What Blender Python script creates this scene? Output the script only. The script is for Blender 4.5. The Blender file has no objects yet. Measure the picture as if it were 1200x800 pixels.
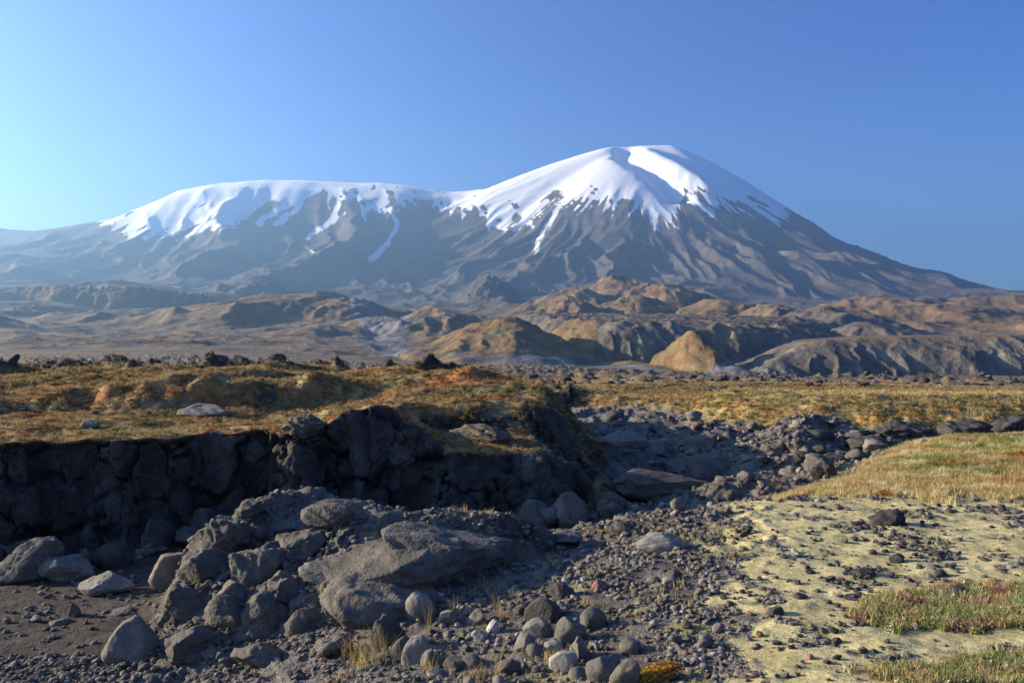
import bpy, bmesh, math, random
import numpy as np
from mathutils import Vector, Matrix, Euler

R = math.radians
sc = bpy.context.scene
random.seed(7)

# ------------------------------------------------------------------ camera, sky, sun, exposure
F = 933.0                      # focal length in photo pixels (1200 wide)
cd = bpy.data.cameras.new('camera'); cam = bpy.data.objects.new('camera', cd)
sc.collection.objects.link(cam); sc.camera = cam
cd.sensor_width = 36.0; cd.lens = 36.0 * F / 1200.0
cd.clip_start = 0.1; cd.clip_end = 120000.0
cam.location = (0, 0, 0); cam.rotation_euler = (R(90), 0, 0)

SUN_EL, SUN_AHEAD = 16.5, 12.0          # elevation; degrees ahead of straight left
sx, sy, sz = (-math.cos(R(SUN_AHEAD)) * math.cos(R(SUN_EL)), math.sin(R(SUN_AHEAD)) * math.cos(R(SUN_EL)), math.sin(R(SUN_EL)))
w = bpy.data.worlds.new('World'); sc.world = w; w.use_nodes = True
nt = w.node_tree
sky = nt.nodes.new('ShaderNodeTexSky'); sky.sky_type = 'NISHITA'; sky.sun_disc = False
sky.sun_elevation = R(SUN_EL); sky.sun_rotation = math.atan2(sx, sy)
sky.altitude = 600; sky.air_density = 1.0; sky.dust_density = 1.0; sky.ozone_density = 4.5
tn = nt.nodes.new('ShaderNodeVectorMath'); tn.operation = 'MULTIPLY'; 
# clear blue overhead, paling towards the horizon all the way round
tc_ = nt.nodes.new('ShaderNodeTexCoord'); sp_ = nt.nodes.new('ShaderNodeSeparateXYZ'); nt.links.new(tc_.outputs['Generated'], sp_.inputs[0])
mr_ = nt.nodes.new('ShaderNodeMapRange'); mr_.interpolation_type = 'SMOOTHSTEP'; mr_.inputs[1].default_value = -.02; mr_.inputs[2].default_value = .38; nt.links.new(sp_.outputs['Z'], mr_.inputs[0])
mk_ = nt.nodes.new('ShaderNodeMix'); mk_.data_type = 'RGBA'; mk_.inputs[6].default_value = (1.0, 1.22, 1.50, 1); mk_.inputs[7].default_value = (.28, .56, 1.10, 1)
nt.links.new(mr_.outputs[0], mk_.inputs[0]); nt.links.new(mk_.outputs[2], tn.inputs[1])
nt.links.new(sky.outputs[0], tn.inputs[0]); nt.links.new(tn.outputs[0], nt.nodes['Background'].inputs[0])
nt.nodes['Background'].inputs[1].default_value = 0.05
ld = bpy.data.lights.new('sun', 'SUN'); ld.energy = 5.0; ld.angle = R(0.53); ld.color = (1.0, 0.85, 0.61)
sun = bpy.data.objects.new('sun', ld); sc.collection.objects.link(sun)
sun.rotation_euler = Vector((sx, sy, sz)).to_track_quat('Z', 'Y').to_euler()
sun.location = (-30, 10, 30)
vs = sc.view_settings
vs.view_transform = 'Standard'; vs.look = 'None'; vs.gamma = 1.0; vs.use_curve_mapping = False
vs.exposure = 1.92
sc.cycles.volume_bounces = 0
sc.cycles.max_bounces = 4; sc.cycles.diffuse_bounces = 2

# ------------------------------------------------------------------ noise in numpy
def _hash(ix, iy, iz, seed):
    h = (ix.astype(np.int64) * 374761393 + iy.astype(np.int64) * 668265263 + iz.astype(np.int64) * 2147483647 + seed * 974634777) & 0xffffffff
    h = ((h ^ (h >> 13)) * 1274126177) & 0xffffffff
    return ((h ^ (h >> 16)) * 2246822519 & 0xffffffff) ^ (h >> 15)
def _h2(ix, iy, seed):
    h = (ix * 374761393 + iy * 668265263 + seed * 974634777) & 0xffffffff
    h = ((h ^ (h >> 13)) * 1274126177) & 0xffffffff
    return h ^ (h >> 16)
_GA = np.arange(256) / 256 * 2 * np.pi
_GX, _GY = np.cos(_GA), np.sin(_GA)
def perlin(x, y, seed=0):
    fx = np.floor(x); fy = np.floor(y); ix = fx.astype(np.int64); iy = fy.astype(np.int64)
    u = x - fx; v = y - fy
    su = u * u * u * (u * (u * 6 - 15) + 10); sv = v * v * v * (v * (v * 6 - 15) + 10)
    def g(a, b, du, dv):
        k = _h2(a, b, seed) & 255
        return _GX[k] * du + _GY[k] * dv
    a = g(ix, iy, u, v); b = g(ix + 1, iy, u - 1, v); c = g(ix, iy + 1, u, v - 1); d = g(ix + 1, iy + 1, u - 1, v - 1)
    return (a + su * (b - a) + sv * ((c + su * (d - c)) - (a + su * (b - a)))) * 1.45
def fbm(x, y, oct=4, seed=0, gain=0.5, lac=2.03):
    s = np.zeros_like(x, dtype=float); a = 1.0; n = 0
    for i in range(oct):
        s += a * perlin(x + 13.7 * i, y - 7.3 * i, seed + i * 17); n += a; a *= gain; x = x * lac; y = y * lac
    return s / n
def ridged(x, y, oct=4, seed=0, gain=0.5, lac=2.1):
    s = np.zeros_like(x, dtype=float); a = 1.0; n = 0; wgt = 1.0
    for i in range(oct):
        r = 1 - np.abs(perlin(x + 3.1 * i, y + 9.2 * i, seed + i * 31)) * 1.7
        r = np.clip(r, 0, 1) ** 2 * wgt
        s += a * r; n += a; wgt = np.clip(r * 1.6, 0, 1); a *= gain; x = x * lac; y = y * lac
    return s / n
def worley3(x, y, z, seed=0):
    fx = np.floor(x).astype(np.int64); fy = np.floor(y).astype(np.int64); fz = np.floor(z).astype(np.int64)
    d1 = np.full(x.shape, 9.0); d2 = np.full(x.shape, 9.0); idv = np.zeros(x.shape)
    for i in (-1, 0, 1):
        for j in (-1, 0, 1):
            for k in (-1, 0, 1):
                a, b, c = fx + i, fy + j, fz + k
                h = _hash(a, b, c, seed)
                px = a + (h & 255) / 255.0; py = b + ((h >> 8) & 255) / 255.0; pz = c + ((h >> 16) & 255) / 255.0
                d = np.sqrt((px - x) ** 2 + (py - y) ** 2 + (pz - z) ** 2)
                m = d < d1
                d2 = np.where(m, d1, np.minimum(d2, d)); idv = np.where(m, ((h >> 5) & 1023) / 1023.0, idv); d1 = np.where(m, d, d1)
    return d1, d2, idv
def ss(a, b, x):
    t = np.clip((x - a) / (b - a), 0, 1); return t * t * (3 - 2 * t)
def mix(a, b, t): return a + (b - a) * t
def smax(a, b, k):
    h = np.clip(0.5 + 0.5 * (a - b) / k, 0, 1); return b + (a - b) * h + k * h * (1 - h)
def seg_dist(x, y, pts, closed=False):
    d = np.full(x.shape, 1e9)
    n = len(pts)
    for i in range(n if closed else n - 1):
        ax, ay = pts[i]; bx, by = pts[(i + 1) % n]
        ex, ey = bx - ax, by - ay
        t = np.clip(((x - ax) * ex + (y - ay) * ey) / (ex * ex + ey * ey), 0, 1)
        d = np.minimum(d, (x - ax - t * ex) ** 2 + (y - ay - t * ey) ** 2)
    return np.sqrt(d)
def inside(x, y, pts):
    r = np.zeros(x.shape, bool); n = len(pts)
    for i in range(n):
        ax, ay = pts[i]; bx, by = pts[(i + 1) % n]
        if ay == by: continue
        c = ((ay > y) != (by > y)) & (x < (bx - ax) * (y - ay) / (by - ay) + ax)
        r ^= c
    return r
def sdf(x, y, pts):
    d = seg_dist(x, y, pts, True); return np.where(inside(x, y, pts), d, -d)
class TPS:
    def __init__(s, pts):
        P = np.array(pts, float); s.c = P[:, :2]; n = len(P)
        K = s._k(np.sqrt(((s.c[:, None] - s.c[None]) ** 2).sum(-1))) + np.eye(n) * 0.3
        A = np.zeros((n + 3, n + 3)); A[:n, :n] = K; A[:n, n] = 1; A[:n, n + 1:] = s.c; A[n, :n] = 1; A[n + 1:, :n] = s.c.T
        s.w = np.linalg.solve(A, np.concatenate([P[:, 2], [0, 0, 0]]))
    def _k(s, r): return r
    def __call__(s, x, y):
        o = s.w[-3] + s.w[-2] * x + s.w[-1] * y
        for i, (a, b) in enumerate(s.c): o = o + s.w[i] * np.sqrt((x - a) ** 2 + (y - b) ** 2)
        return o
def W(px, py, d): return ((px - 600) / F * d, d, -(py - 400) / F * d)

# ------------------------------------------------------------------ the near land (metres, camera at the origin)
NB = TPS([W(600,800,8.6),W(300,800,9.8),W(200,800,10.6),W(900,800,7.6),W(1200,800,7.5),W(600,700,11.3),W(400,700,12),
          W(250,700,13),W(250,620,15.6),W(300,600,16),W(400,603,16.2),W(400,660,13.3),W(500,640,13.8),W(600,640,14.2),W(700,640,14),
          W(800,640,13),W(850,600,15.6),W(900,700,10.2),W(1100,700,10),W(1200,600,15),W(1000,600,15.2),W(960,570,18),
          W(1000,545,20.5),W(1100,522,23.5),W(1200,517,24.5),W(1200,560,19),(0,0,-1.66),(0,3,-2.3),(5,0,-1.7),(-6,0,-2.6),(12,2,-2.2),
          (25,15,-3.1),(30,25,-3.0),(-10,2,-3.6),(-20,0,-3.8),(-40,-10,-3.0),(0,-20,-1.2),(20,-20,-1.2),(50,0,-2.0)])
FL = TPS([W(0,800,10.7),W(100,700,14.2),W(0,650,17.2),W(180,650,17),W(450,600,20.6),W(560,612,19),W(620,590,20.8),W(740,560,23),
          W(860,565,20.5),W(800,530,27),W(780,510,30.5),W(900,520,28),W(960,510,30),W(1100,505,31),W(1200,500,32),W(800,490,35),
          W(720,482,38),W(640,486,40),W(400,482,42),(-20,14.5,-4.6),(-40,15,-4.7),(30,30,-3.4),(60,31,-3.4)])
UP = TPS([W(0,525,16.5),W(130,520,17.3),W(270,507,19),W(340,520,17.8),W(440,499,19.3),W(500,528,18.8),W(620,532,19.4),
          W(0,480,26),W(100,485,24),W(250,480,25),W(150,500,21),W(0,475,27.5),W(250,475,27.5),W(350,487,24.5),W(460,468,27),W(520,462,27),
          W(560,457,28),W(600,460,28.5),W(480,490,21.5),W(540,512,21.5),
          W(450,443,50),W(200,440,55),W(0,440,55),W(640,467,43),W(700,460,48),W(600,452,60),W(800,458,37),
          W(900,456,36.5),W(1000,458,36.5),W(1200,464,35.5),W(1000,450,55),W(1200,450,55),W(800,446,60),
          (-30,16,-2.2),(-40,30,-2.3),(-60,50,-2.0),(-40,60,-2.0),(50,36,-2.4),(60,60,-2.9)])
P_UP = [(-80,14.5),(-30,15.2),(-16,16.3),(-10.9,17.0),(-9.6,17.4),(-8.4,17.5),(-7.0,18.4),(-6.1,18.6),(-5.2,17.5),(-4.4,17.6),(-3.6,18.3),(-2.6,18.6),
        (-2.2,17.9),(-1.0,18.1),(0.3,18.6),(1.2,18.6),(2.2,20.0),(3.2,23),(3.6,27),(3.4,31),(2.2,35.5),(-1.5,37.5),(-6,39),(-9.5,40.5),(-6,42.2),(0,42.6),
        (4,42),(6.3,39.5),(7.4,35.5),(8.9,32.4),(11.2,30.4),(14.5,29.6),(19,29.6),(25,30.3),(33,31.5),(60,34),(400,34),(400,600),(-400,600),(-400,14.5)]
P_NB = [(-60,8.0),(-14,8.6),(-7.2,9.4),(-5.9,10.4),(-5.4,11.8),(-6.0,13.4),(-6.3,14.4),(-6.2,15.6),(-5.4,16.6),(-3.4,17.0),(-1.8,16.0),(-0.4,15.6),(0.7,15.8),
        (2.2,17.0),(3.9,18),(5.8,19.2),(7.4,20.4),(9.0,22.6),(11.6,25.2),(14.4,26.8),(18,27.8),(28,28.8),(60,30),(400,30),(400,-400),(-400,-400),(-400,8)]
BUMPS = [  # x, y, rx, ry, rot, height : outcrop swells of the near bank and slabs of the stream bed
    (-1.55,13.6,1.9,1.1,8,0.62),(-3.6,12.6,2.0,1.0,25,0.38),(-4.6,13.4,1.6,1.0,0,0.35),(-2.3,11.9,1.2,0.6,0,0.28),(-0.2,14.1,1.0,0.6,0,0.28),
    (-3.9,14.6,1.0,.6,0,-0.55),(-5.0,14.6,1.1,1.0,0,0.55),(-4.3,15.8,1.2,0.6,0,0.45),(-2.6,16.3,1.6,0.5,0,0.35),(-5.0,12.6,0.7,0.9,0,0.25),(-4.2,11.4,1.0,0.7,30,0.2),
    (3.3,26.5,1.6,1.3,20,0.45),(5.1,24.2,1.9,1.5,-10,0.45),(6.4,22.0,1.3,0.9,0,0.45),(6.0,20.6,2.2,0.7,0,0.45),(3.6,29.5,1.6,1.0,0,0.5),
    (7.8,25.0,1.6,0.9,0,0.45),(9.6,27.6,1.8,0.8,20,0.5),(11.2,29.8,1.8,1.0,0,0.7),(7.5,29.5,1.2,0.8,0,0.35),
    (13.6,24.0,3.2,1.6,10,0.15),(12.0,21.3,2.6,1.2,15,0.10)]
UPB = [(-3.1,19.5,1.3,.9,.42),(-6.6,23.4,1.7,.8,-.55),(-4.6,21.2,1.0,.7,.30),(-9.5,21.5,2.0,.7,-.22),(-12.5,19.6,1.6,.7,.22),(-1.2,22.0,1.6,.5,-.30),(-13,32,4,2,.12),(-6,33,3,1.6,.12),(-1.5,29,1.6,2.5,.12),(-9,30,2,1.2,-.35)]
def upwidth(x, y):
    a = mix(0.45 + .75 * ss(-6.5, -3.5, x), 2.8, ss(20.0, 22.5, y) * ss(-1.5, 0.5, x) + 0.0)
    a = np.where(y > 36, mix(a, 1.4, ss(36, 38, y)), a)
    return mix(a, 3.8, ss(5.0, 8.0, x))
def near_parts(x, y):
    wx = x + 0.35 * fbm(x * 0.55, y * 0.55, 3, 5) + 0.12 * perlin(x * 2.3, y * 2.3, 9)
    wy = y + 0.35 * fbm(x * 0.55 + 50, y * 0.55, 3, 6) + 0.12 * perlin(x * 2.3, y * 2.3 + 30, 9)
    su = sdf(wx, wy, P_UP); sn = sdf(wx, wy, P_NB)
    return su, sn
def h_near(x, y, parts=None):
    su, sn = parts if parts is not None else near_parts(x, y)
    wu = upwidth(x, y)
    fl = np.clip(FL(x, y), -4.8, -3.1); nb = np.clip(NB(x, y), -4.7, -1.2); up = np.clip(UP(x, y), -3.4, -1.6)
    # second scarp of the left plateau and its level top
    yy = y + 2.0 * fbm(x * 0.25, y * 0.12, 4, 21) + 0.5 * perlin(x * 0.9, y * 0.9, 22)
    yy = yy - .33 * (np.clip(x, -25, 0) + 9)
    up = up + 0.95 * np.clip(.75 + 1.1 * fbm(x * .22 + 4, y * .05, 3, 23), .3, 1.15) * ss(25.6, 27.0 + .8 * np.abs(perlin(x * .3, y * .1, 24)), yy) * (1 - ss(-3.0, 1.0, x)) * (1 - 0.75 * ss(40, 60, y))
    up = up + 0.30 * ss(19.8, 21.6, yy + 0.4 * np.sin(x)) * (1 - ss(0, 2, x)) * ss(-6, -3, x)
    up = mix(up, np.maximum(up, -1.74 + .26 * ss(24, 27, y) + .12 * fbm(x * .5, y * .5, 3, 25)), ss(22.2, 23.6, y) * ss(-4.5, -1.5, x) * (1 - ss(34, 37, y)))
    cl = ss(0.0, 1.0, su / wu)
    # right bank: softer profile, steeper foot
    cl = np.where(x > 6, np.clip(su / wu, 0, 1) ** 0.75, cl)
    nw = 0.55 + 1.5 * ss(0, 6, x)
    nn = ss(-0.1, 1.0, sn / nw)
    h = mix(fl, nb, nn)
    rocky = 1 - np.clip(cl * 1.4, 0, 1)
    for bx, by, rx, ry, rot, hh in BUMPS:
        m = (np.abs(x - bx) < 5) & (np.abs(y - by) < 5)
        if not m.any(): continue
        c, s = math.cos(R(rot)), math.sin(R(rot))
        X = x[m] - bx; Y = y[m] - by
        q = ((X * c + Y * s) / rx) ** 2 + ((-X * s + Y * c) / ry) ** 2
        q = q + 0.5 * fbm(X * 1.2 + bx, Y * 1.2, 3, 40)
        h[m] += hh * np.clip(1 - q * 0.7, 0, 1) ** 1.2
    h = h - 1.05 * np.exp(-((x - 5.1) / 2.5) ** 2 - ((y - 25) / 4.5) ** 2)
    for bx, by, rx, ry, hh in UPB:
        up = up + hh * np.exp(-(((x - bx) / rx) ** 2 + ((y - by) / ry) ** 2) ** 1.4)
    up = mix(up, np.minimum(up, -2.42), ss(5.5, 8, x))
    up = up - .38 * ss(37.0, 41.5, y + 1.2 * fbm(x * .2, y * .1, 3, 26)) * ss(5, 8, x)
    up = up + .12 * ss(6, 8, x) * np.exp(-((su - 3.6) / 1.6) ** 2)
    h = mix(h, up, cl)
    # relief
    grass = np.clip(cl * 1.3 - 0.3, 0, 1)
    hump = ss(-3.4, -3.0, 0 * x + NB(x, y)) * 0
    und = 0.16 * fbm(x * 0.35, y * 0.35, 4, 50) + 0.10 * fbm(x * 1.1, y * 1.1, 3, 51)
    h = h + grass * und
    lava = ss(36, 44, y) * (1 - ss(2, 6, x)) * ss(-400, 0, x * 0 + 1)
    lv = ridged(x * 0.16, y * 0.12, 4, 60)
    h = h + grass * lava * (2.1 * np.clip(lv - 0.42, 0, 1) - 0.10)
    h = h + grass * ss(50, 60, y) * ss(2, 6, x) * 0.8 * np.clip(ridged(x * 0.12, y * 0.09, 4, 61) - 0.5, 0, 1)
    sand = (1 - nn) * (1 - grass) * ss(-1.0, -3.5, x) * (1 - ss(16, 18, y))      # smooth dark sand at left
    rk = (1 - grass) * (1 - sand)
    right = ss(2.4, 4.2, x - (y - 9) * 0.28) * nn
    amp = rk * (1 - 0.86 * right)
    soil = ss(-3.6, -1.5, x) * ss(14.6, 13.2, y + .3 * x) * nn
    h = h + amp * (1 - .55 * soil) * (0.13 * fbm(x * 0.9, y * 0.9, 4, 70) + 0.10 * (ridged(x * 1.3, y * 1.3, 4, 71) - 0.4))
    ups = (1 - nn) * (1 - cl) * ss(19, 24, y)
    h = h + ups * 0.42 * (ridged(x * 0.42, y * 0.35, 4, 72) - 0.35)
    h = h + sand * 0.05 * fbm(x * 0.7, y * 1.6, 3, 73)
    h = h + right * 0.05 * fbm(x * 1.6, y * 1.6, 3, 74)
    return h

# ------------------------------------------------------------------ the far land
TR = np.log([60, 100, 250, 600, 1000, 1500, 2500, 4000, 6000, 8500, 12000, 30000])
TL = [-2.0, -3.2, -8, -12, -12, -5, 30, 110, 235, 430, 500, 500]
TC = [-3.3, -5.0, -9.5, -19, -30, -35, 25, 120, 280, 430, 500, 500]
TRt = [-3.0, -4.8, -10.6, -30, -43, -40, 10, 100, 240, 430, 500, 500]
def pxof(x, y): return 600 + F * x / np.maximum(y, 1.0)
HILLS = [  # px, top py, distance, half width px, half depth m, power, seed
    (590,366,1500,118,230,1.15,1),(811,384,1180,42,130,1.0,2),
    (335,336,3500,120,620,1.0,3),(405,342,3300,75,420,1.0,4),(372,334,4300,90,500,1.0,30),(268,362,3000,70,300,1.1,5),(440,368,2700,60,260,1.1,6),(385,375,2300,70,200,1.2,31),
    (505,352,2500,75,300,1.1,7),(575,315,6300,34,500,1.0,8),(720,314,4700,75,600,1.0,9),(676,330,4300,80,420,1.0,10),(780,326,4300,90,500,1.0,11),
    (662,340,3400,42,260,1.0,12),(745,340,3500,60,300,1.0,32),(850,344,3300,95,420,1.0,13),(905,349,2700,60,260,1.0,14),(965,353,2400,85,280,0.9,15),(1010,374,1800,70,150,1.0,16),
    (1075,350,3400,110,420,1.0,17),(1160,342,4200,120,500,1.0,18),(1240,350,3600,120,500,1.0,19),(920,362,2100,46,150,1.0,33),(1025,340,4300,90,420,1.0,34),
    (150,322,6200,110,600,1.0,20),(60,330,6500,120,600,1.0,21),(-60,336,5600,150,700,1.0,22),(240,338,5600,90,500,1.0,23),(30,352,4700,120,350,1.1,24),
    (110,366,3900,90,240,1.0,25),(200,376,3100,60,180,1.0,26),(860,428,1000,34,30,0.9,27),(300,322,6600,60,500,1.0,28),(1120,392,1500,60,120,1.0,29)]
MESAS = [  # polygon in (px, distance), top py at its near edge, steep face width (m), seed
    ([(878,1000),(905,985),(960,1000),(1010,985),(1080,1000),(1150,990),(1400,1000),(1700,1100),(1700,2000),(880,1700),(860,1200)], None, 90, 1),
    ([(-900,4600),(-300,4500),(20,4700),(140,4620),(250,4900),(300,5600),(-900,5600)], None, 120, 5),
    ([(655,1500),(690,1400),(760,1380),(830,1400),(880,1420),(1000,1500),(1000,2600),(560,2900),(600,1900)], None, 95, 2)]
def mesa_top(i, px, y):
    if i == 0:
        return (400 - np.interp(px, [860, 900, 940, 1000, 1060, 1200, 1400], [420, 408, 401, 397, 395, 393, 392])) / F * 1060 + 0.012 * (y - 1060)
    if i == 1:
        return (400 - np.interp(px, [-200, 0, 60, 150, 230, 300], [338, 338, 334, 336, 342, 352])) / F * 4700 + 0.03 * (y - 4700)
    return (400 - np.interp(px, [640, 700, 800, 900, 1000], [378, 379, 380, 384, 392])) / F * 1450 + 0.055 * (y - 1450)
CONE = (2010.0, 12000.0)
CR, CZ = [0, 60], [(400 - p) / F * 12000 for p in (170.5, 171.5)]
for _px, _py in ((790, 173), (830, 193), (870, 216), (920, 249), (980, 284), (1040, 309), (1080, 321), (1140, 336), (1200, 350), (1300, 368), (1450, 385)):
    _a = math.atan((_px - 600) / F); _al = CONE[0] * math.sin(_a) + CONE[1] * math.cos(_a); _r = CONE[1] * math.sin(_a) - CONE[0] * math.cos(_a)
    CR.append(max(_r - 330, CR[-1] + 60)); CZ.append((400 - _py) / F * _al * math.cos(_a))
CR.append(40000); CZ.append(150)
CREST_PX = [-1200, -500, -250, -80, 0, 40, 100, 145, 180, 220, 260, 320, 400, 450, 500, 530, 570, 600, 640, 700, 800, 950]
CREST_PY = [330, 300, 280, 268, 267, 270, 262, 256, 240, 222, 214, 210, 213, 214, 222, 224, 221.5, 216, 214, 222, 270, 340]
def h_mount(x, y):
    # long massif
    pc = 600 + F * x / 12500.0
    crest = (400 - np.interp(pc, CREST_PX, CREST_PY)) / F * 12500.0
    left = 1 - ss(90, 300, pc)
    yc = 12500 + 260 * fbm(x / 1400, x * 0 + 3.1, 3, 90)
    t = (yc - y) / 7000.0
    fA = np.interp(t, [-1, -0.4, 0, .05, .10, .16, .24, .36, .52, .75, 1, 1.5], [.3, .8, 1, .962, .905, .79, .63, .48, .34, .2, .11, 0])
    fB = np.interp(t, [-1, -0.4, 0, .05, .10, .2, .35, .5, .75, 1, 1.5], [.3, .7, 1, .955, .90, .78, .62, .48, .3, .17, 0])
    m = crest * mix(fA, fB, left)
    wx = x + 260 * fbm(x / 900, y / 900, 3, 91)
    A = np.interp(t, [-.1, .05, .13, .22, .5, .8, 1.2], [0, 5, 110, 290, 260, 160, 50])
    rb = ridged(wx / 1900 + 7.3, y / 6000, 4, 92)
    m = m + A * (rb - 0.52) * (1.0 - 0.55 * left)
    m = m + np.interp(t, [.08, .2, .4, 1.2], [0, 55, 80, 30]) * (ridged(wx / 420, y / 1500, 4, 93) - 0.5)
    # cone
    dx = x - CONE[0]; dy = y - CONE[1]; r = np.hypot(dx, dy) + 1; ph = np.arctan2(dx, -dy)
    k = 1 + 0.75 * ss(-0.95, -1.55, ph)
    rq = np.hypot(np.maximum(np.abs(dx) - 330, 0), dy) + 1
    c = np.interp(np.sqrt((rq / k) ** 2 + 30000) - 120, CR, CZ)
    flank = 1 - .6 * ss(.8, 1.5, np.abs(ph))
    phw = ph + 0.10 * fbm(dx / 1500, dy / 1500, 3, 94)
    Ac = np.interp(r, [0, 700, 1500, 2600, 4200, 6500, 9000], [0, 0, 12, 100, 290, 130, 40])
    c = c + Ac * flank * (ridged(phw * 3.4 + 2.2, np.log(r) * 0.8, 3, 95) - 0.55)
    Ad = np.interp(r, [0, 700, 1500, 3000, 6000], [0, 1, 12, 85, 50])
    c = c + np.interp(r, [0, 1500, 2300, 2900], [.1, .25, .4, 1]) * Ad * (ridged(phw * 13, np.log(r) * 2.2, 3, 96) - 0.5)
    # summit gully between the white shoulder and the bright rib
    gp = [(150, 11850), (60, 11500)]
    line = [(CONE[0] - 330, 11750), (CONE[0] - 400, 11450), (CONE[0] - 120, 10950), (CONE[0] + 120, 10350)]
    dl = seg_dist(x + 60 * fbm(x / 300, y / 300, 2, 97), y, line)
    c = c - 125 * np.exp(-(dl / 170) ** 2)
    line2 = [(CONE[0] - 80, 11450), (CONE[0] + 60, 11200), (CONE[0] + 300, 10800), (CONE[0] + 560, 10400)]
    dl = seg_dist(x + 60 * fbm(x / 300, y / 300, 2, 98), y, line2)
    c = c + 85 * np.exp(-(dl / 150) ** 2)
    h = smax(m, c, 90.0)
    return h
def h_far(x, y):
    r = np.hypot(x, y) + 1e-6; L = np.log(np.maximum(r, 60)); px = pxof(x, y)
    az = np.arctan2(x, y); front = (y > 0)
    px = np.where(front, px, np.where(x < 0, 0, 1200)); 
    l = np.interp(L, TR, TL); c = np.interp(L, TR, TC); rr = np.interp(L, TR, TRt)
    a = ss(200, 560, px); b = ss(640, 900, px)
    h = mix(mix(l, c, a), rr, b)
    back = ss(1.3, 2.2, np.abs(az)); h = mix(h, np.minimum(c, 20), back)
    # undulation of plain
    h = h + ss(60, 130, r) * (0.012 * np.minimum(r, 300) * np.clip(ridged(x / 26, y / 26, 4, 110) - 0.45, 0, 1)) * (1 - ss(500, 1200, r)) * 1.6
    h = h + ss(300, 1500, r) * np.minimum(r, 3000) * 0.0042 * fbm(x / 240, y / 240, 5, 111)
    h = h + ss(1500, 3500, r) * 62 * (ridged(x / 800, y / 800, 6, 112) - 0.45)
    h = h + ss(900, 1500, r) * (1 - ss(4500, 6500, r)) * (13 * (ridged(x / 210, y / 210, 5, 113) - 0.4))
    base = h.copy()
    m = front & (r > 700) & (np.abs(px) < 2500)
    if m.any():
        X = x[m]; Y = y[m]; hb = base[m]; hh = hb.copy(); rm = r[m]
        nz = fbm(X / (rm * .10 + 20), Y / (rm * .10 + 20), 4, 120)
        ppx = px[m]
        for i, (poly, tp, fw, sd) in enumerate(MESAS):
            pw = [((p - 600) / F * d, d) for p, d in poly]
            wob = 12 * (ridged(X / 38 + .8 * fbm(X / 60, Y / 60, 3, 131), Y / 120, 5, 130 + i) - 0.5) + 30 * fbm(X / 110, Y / 130, 5, 134)
            s = sdf(X, Y, pw) + wob
            top = mesa_top(i, ppx, Y) + (2, 25, 11)[i] * (ridged(X / 70, Y / 70, 4, 140 + i) - 0.4) * ss(0, 60, s)
            g = np.clip(s / fw, 0, 1); g = g ** 0.8
            g = g * (3 - g) / 2
            fade = 1 - ss((1750, 5400, 2250)[i], (2400, 6600, 3100)[i], Y)
            tgt = hb + (np.maximum(top, hb) - hb) * g * fade
            hh = np.maximum(hh, tgt)
        for px0, py0, d, wp, dep, pw_, sd in HILLS:
            wx_ = wp / F * d * (1.35 if d > 1900 else 1.0); X0 = (px0 - 600) / F * d; zt = (400 - py0) / F * d
            q = (np.abs(X - X0) < wx_ * 1.5) & (np.abs(Y - d) < dep * 2.2)
            if not q.any(): continue
            Xq = X[q] - X0; Yq = Y[q] - d
            th = np.arctan2(Xq, Yq)
            rho = np.sqrt((Xq / wx_) ** 2 + (Yq / (dep * 1.5)) ** 2)
            rho = rho * (1 + 0.20 * fbm(np.sin(th) * 1.7 + sd, np.cos(th) * 1.7 + rho, 3, 150 + sd)) + 0.05 * nz[q]
            g = np.clip(1 - rho, 0, 1) if d > 1900 else np.clip(1.12 - np.sqrt(rho ** 2 + .035), 0, 1) / .95 * ss(1.02, .9, rho)
            if d > 1900:
                g = g + 0.22 * g * (1 - g) * 4 * (fbm(Xq / wx_ * 1.7 + sd, Yq / dep * 1.5, 4, 190 + sd))
                g = np.clip(g, 0, 1); g = np.where(g < .5, 1.35 * g ** 1.35, 1.35 * .5 ** 1.35 + (g - .5) * 1.0); g = 1 - np.sqrt((1 - np.clip(g, 0, 1)) ** 2 + .02) + .02
                g = np.clip(g, 0, 1)
            g = (np.sqrt(g * g + 0.004) - 0.063) ** pw_
            g = g * (1 - 0.16 * (1 - g) * ridged(th * 2.6 + sd, rho * 1.5, 3, 170 + sd)) if wp > 40 else g
            hb2 = np.minimum(hh[q], hb[q] + 0.4 * np.abs(hh[q] - hb[q]))
            v = hb[q] + (zt - hb[q]) * (g * 1.02 + (.15 if d > 1900 else .09) * ss(0, .3, g) * (ridged(X[q] / (wx_ * .45) + sd, Y[q] / (wx_ * .5), 5, 210 + sd) - .5))
            hh[q] = np.maximum(hh[q], v)
        h[m] = hh
    m = (y > 4500)
    if m.any():
        mo = h_mount(x[m], y[m])
        h[m] = smax(h[m], mo * ss(4300, 6800, y[m]) + 0, 40.0)
    return h
def H(x, y):
    x = np.asarray(x, float); y = np.asarray(y, float)
    r = np.hypot(x, y); out = np.zeros(x.shape)
    a = r < 64; b = r > 48
    if a.any(): out[a] = h_near(x[a], y[a])
    if b.any():
        hf = h_far(x[b], y[b])
        t = ss(48, 63, r[b]); out[b] = out[b] * (1 - t) + hf * t
    return out

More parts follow.
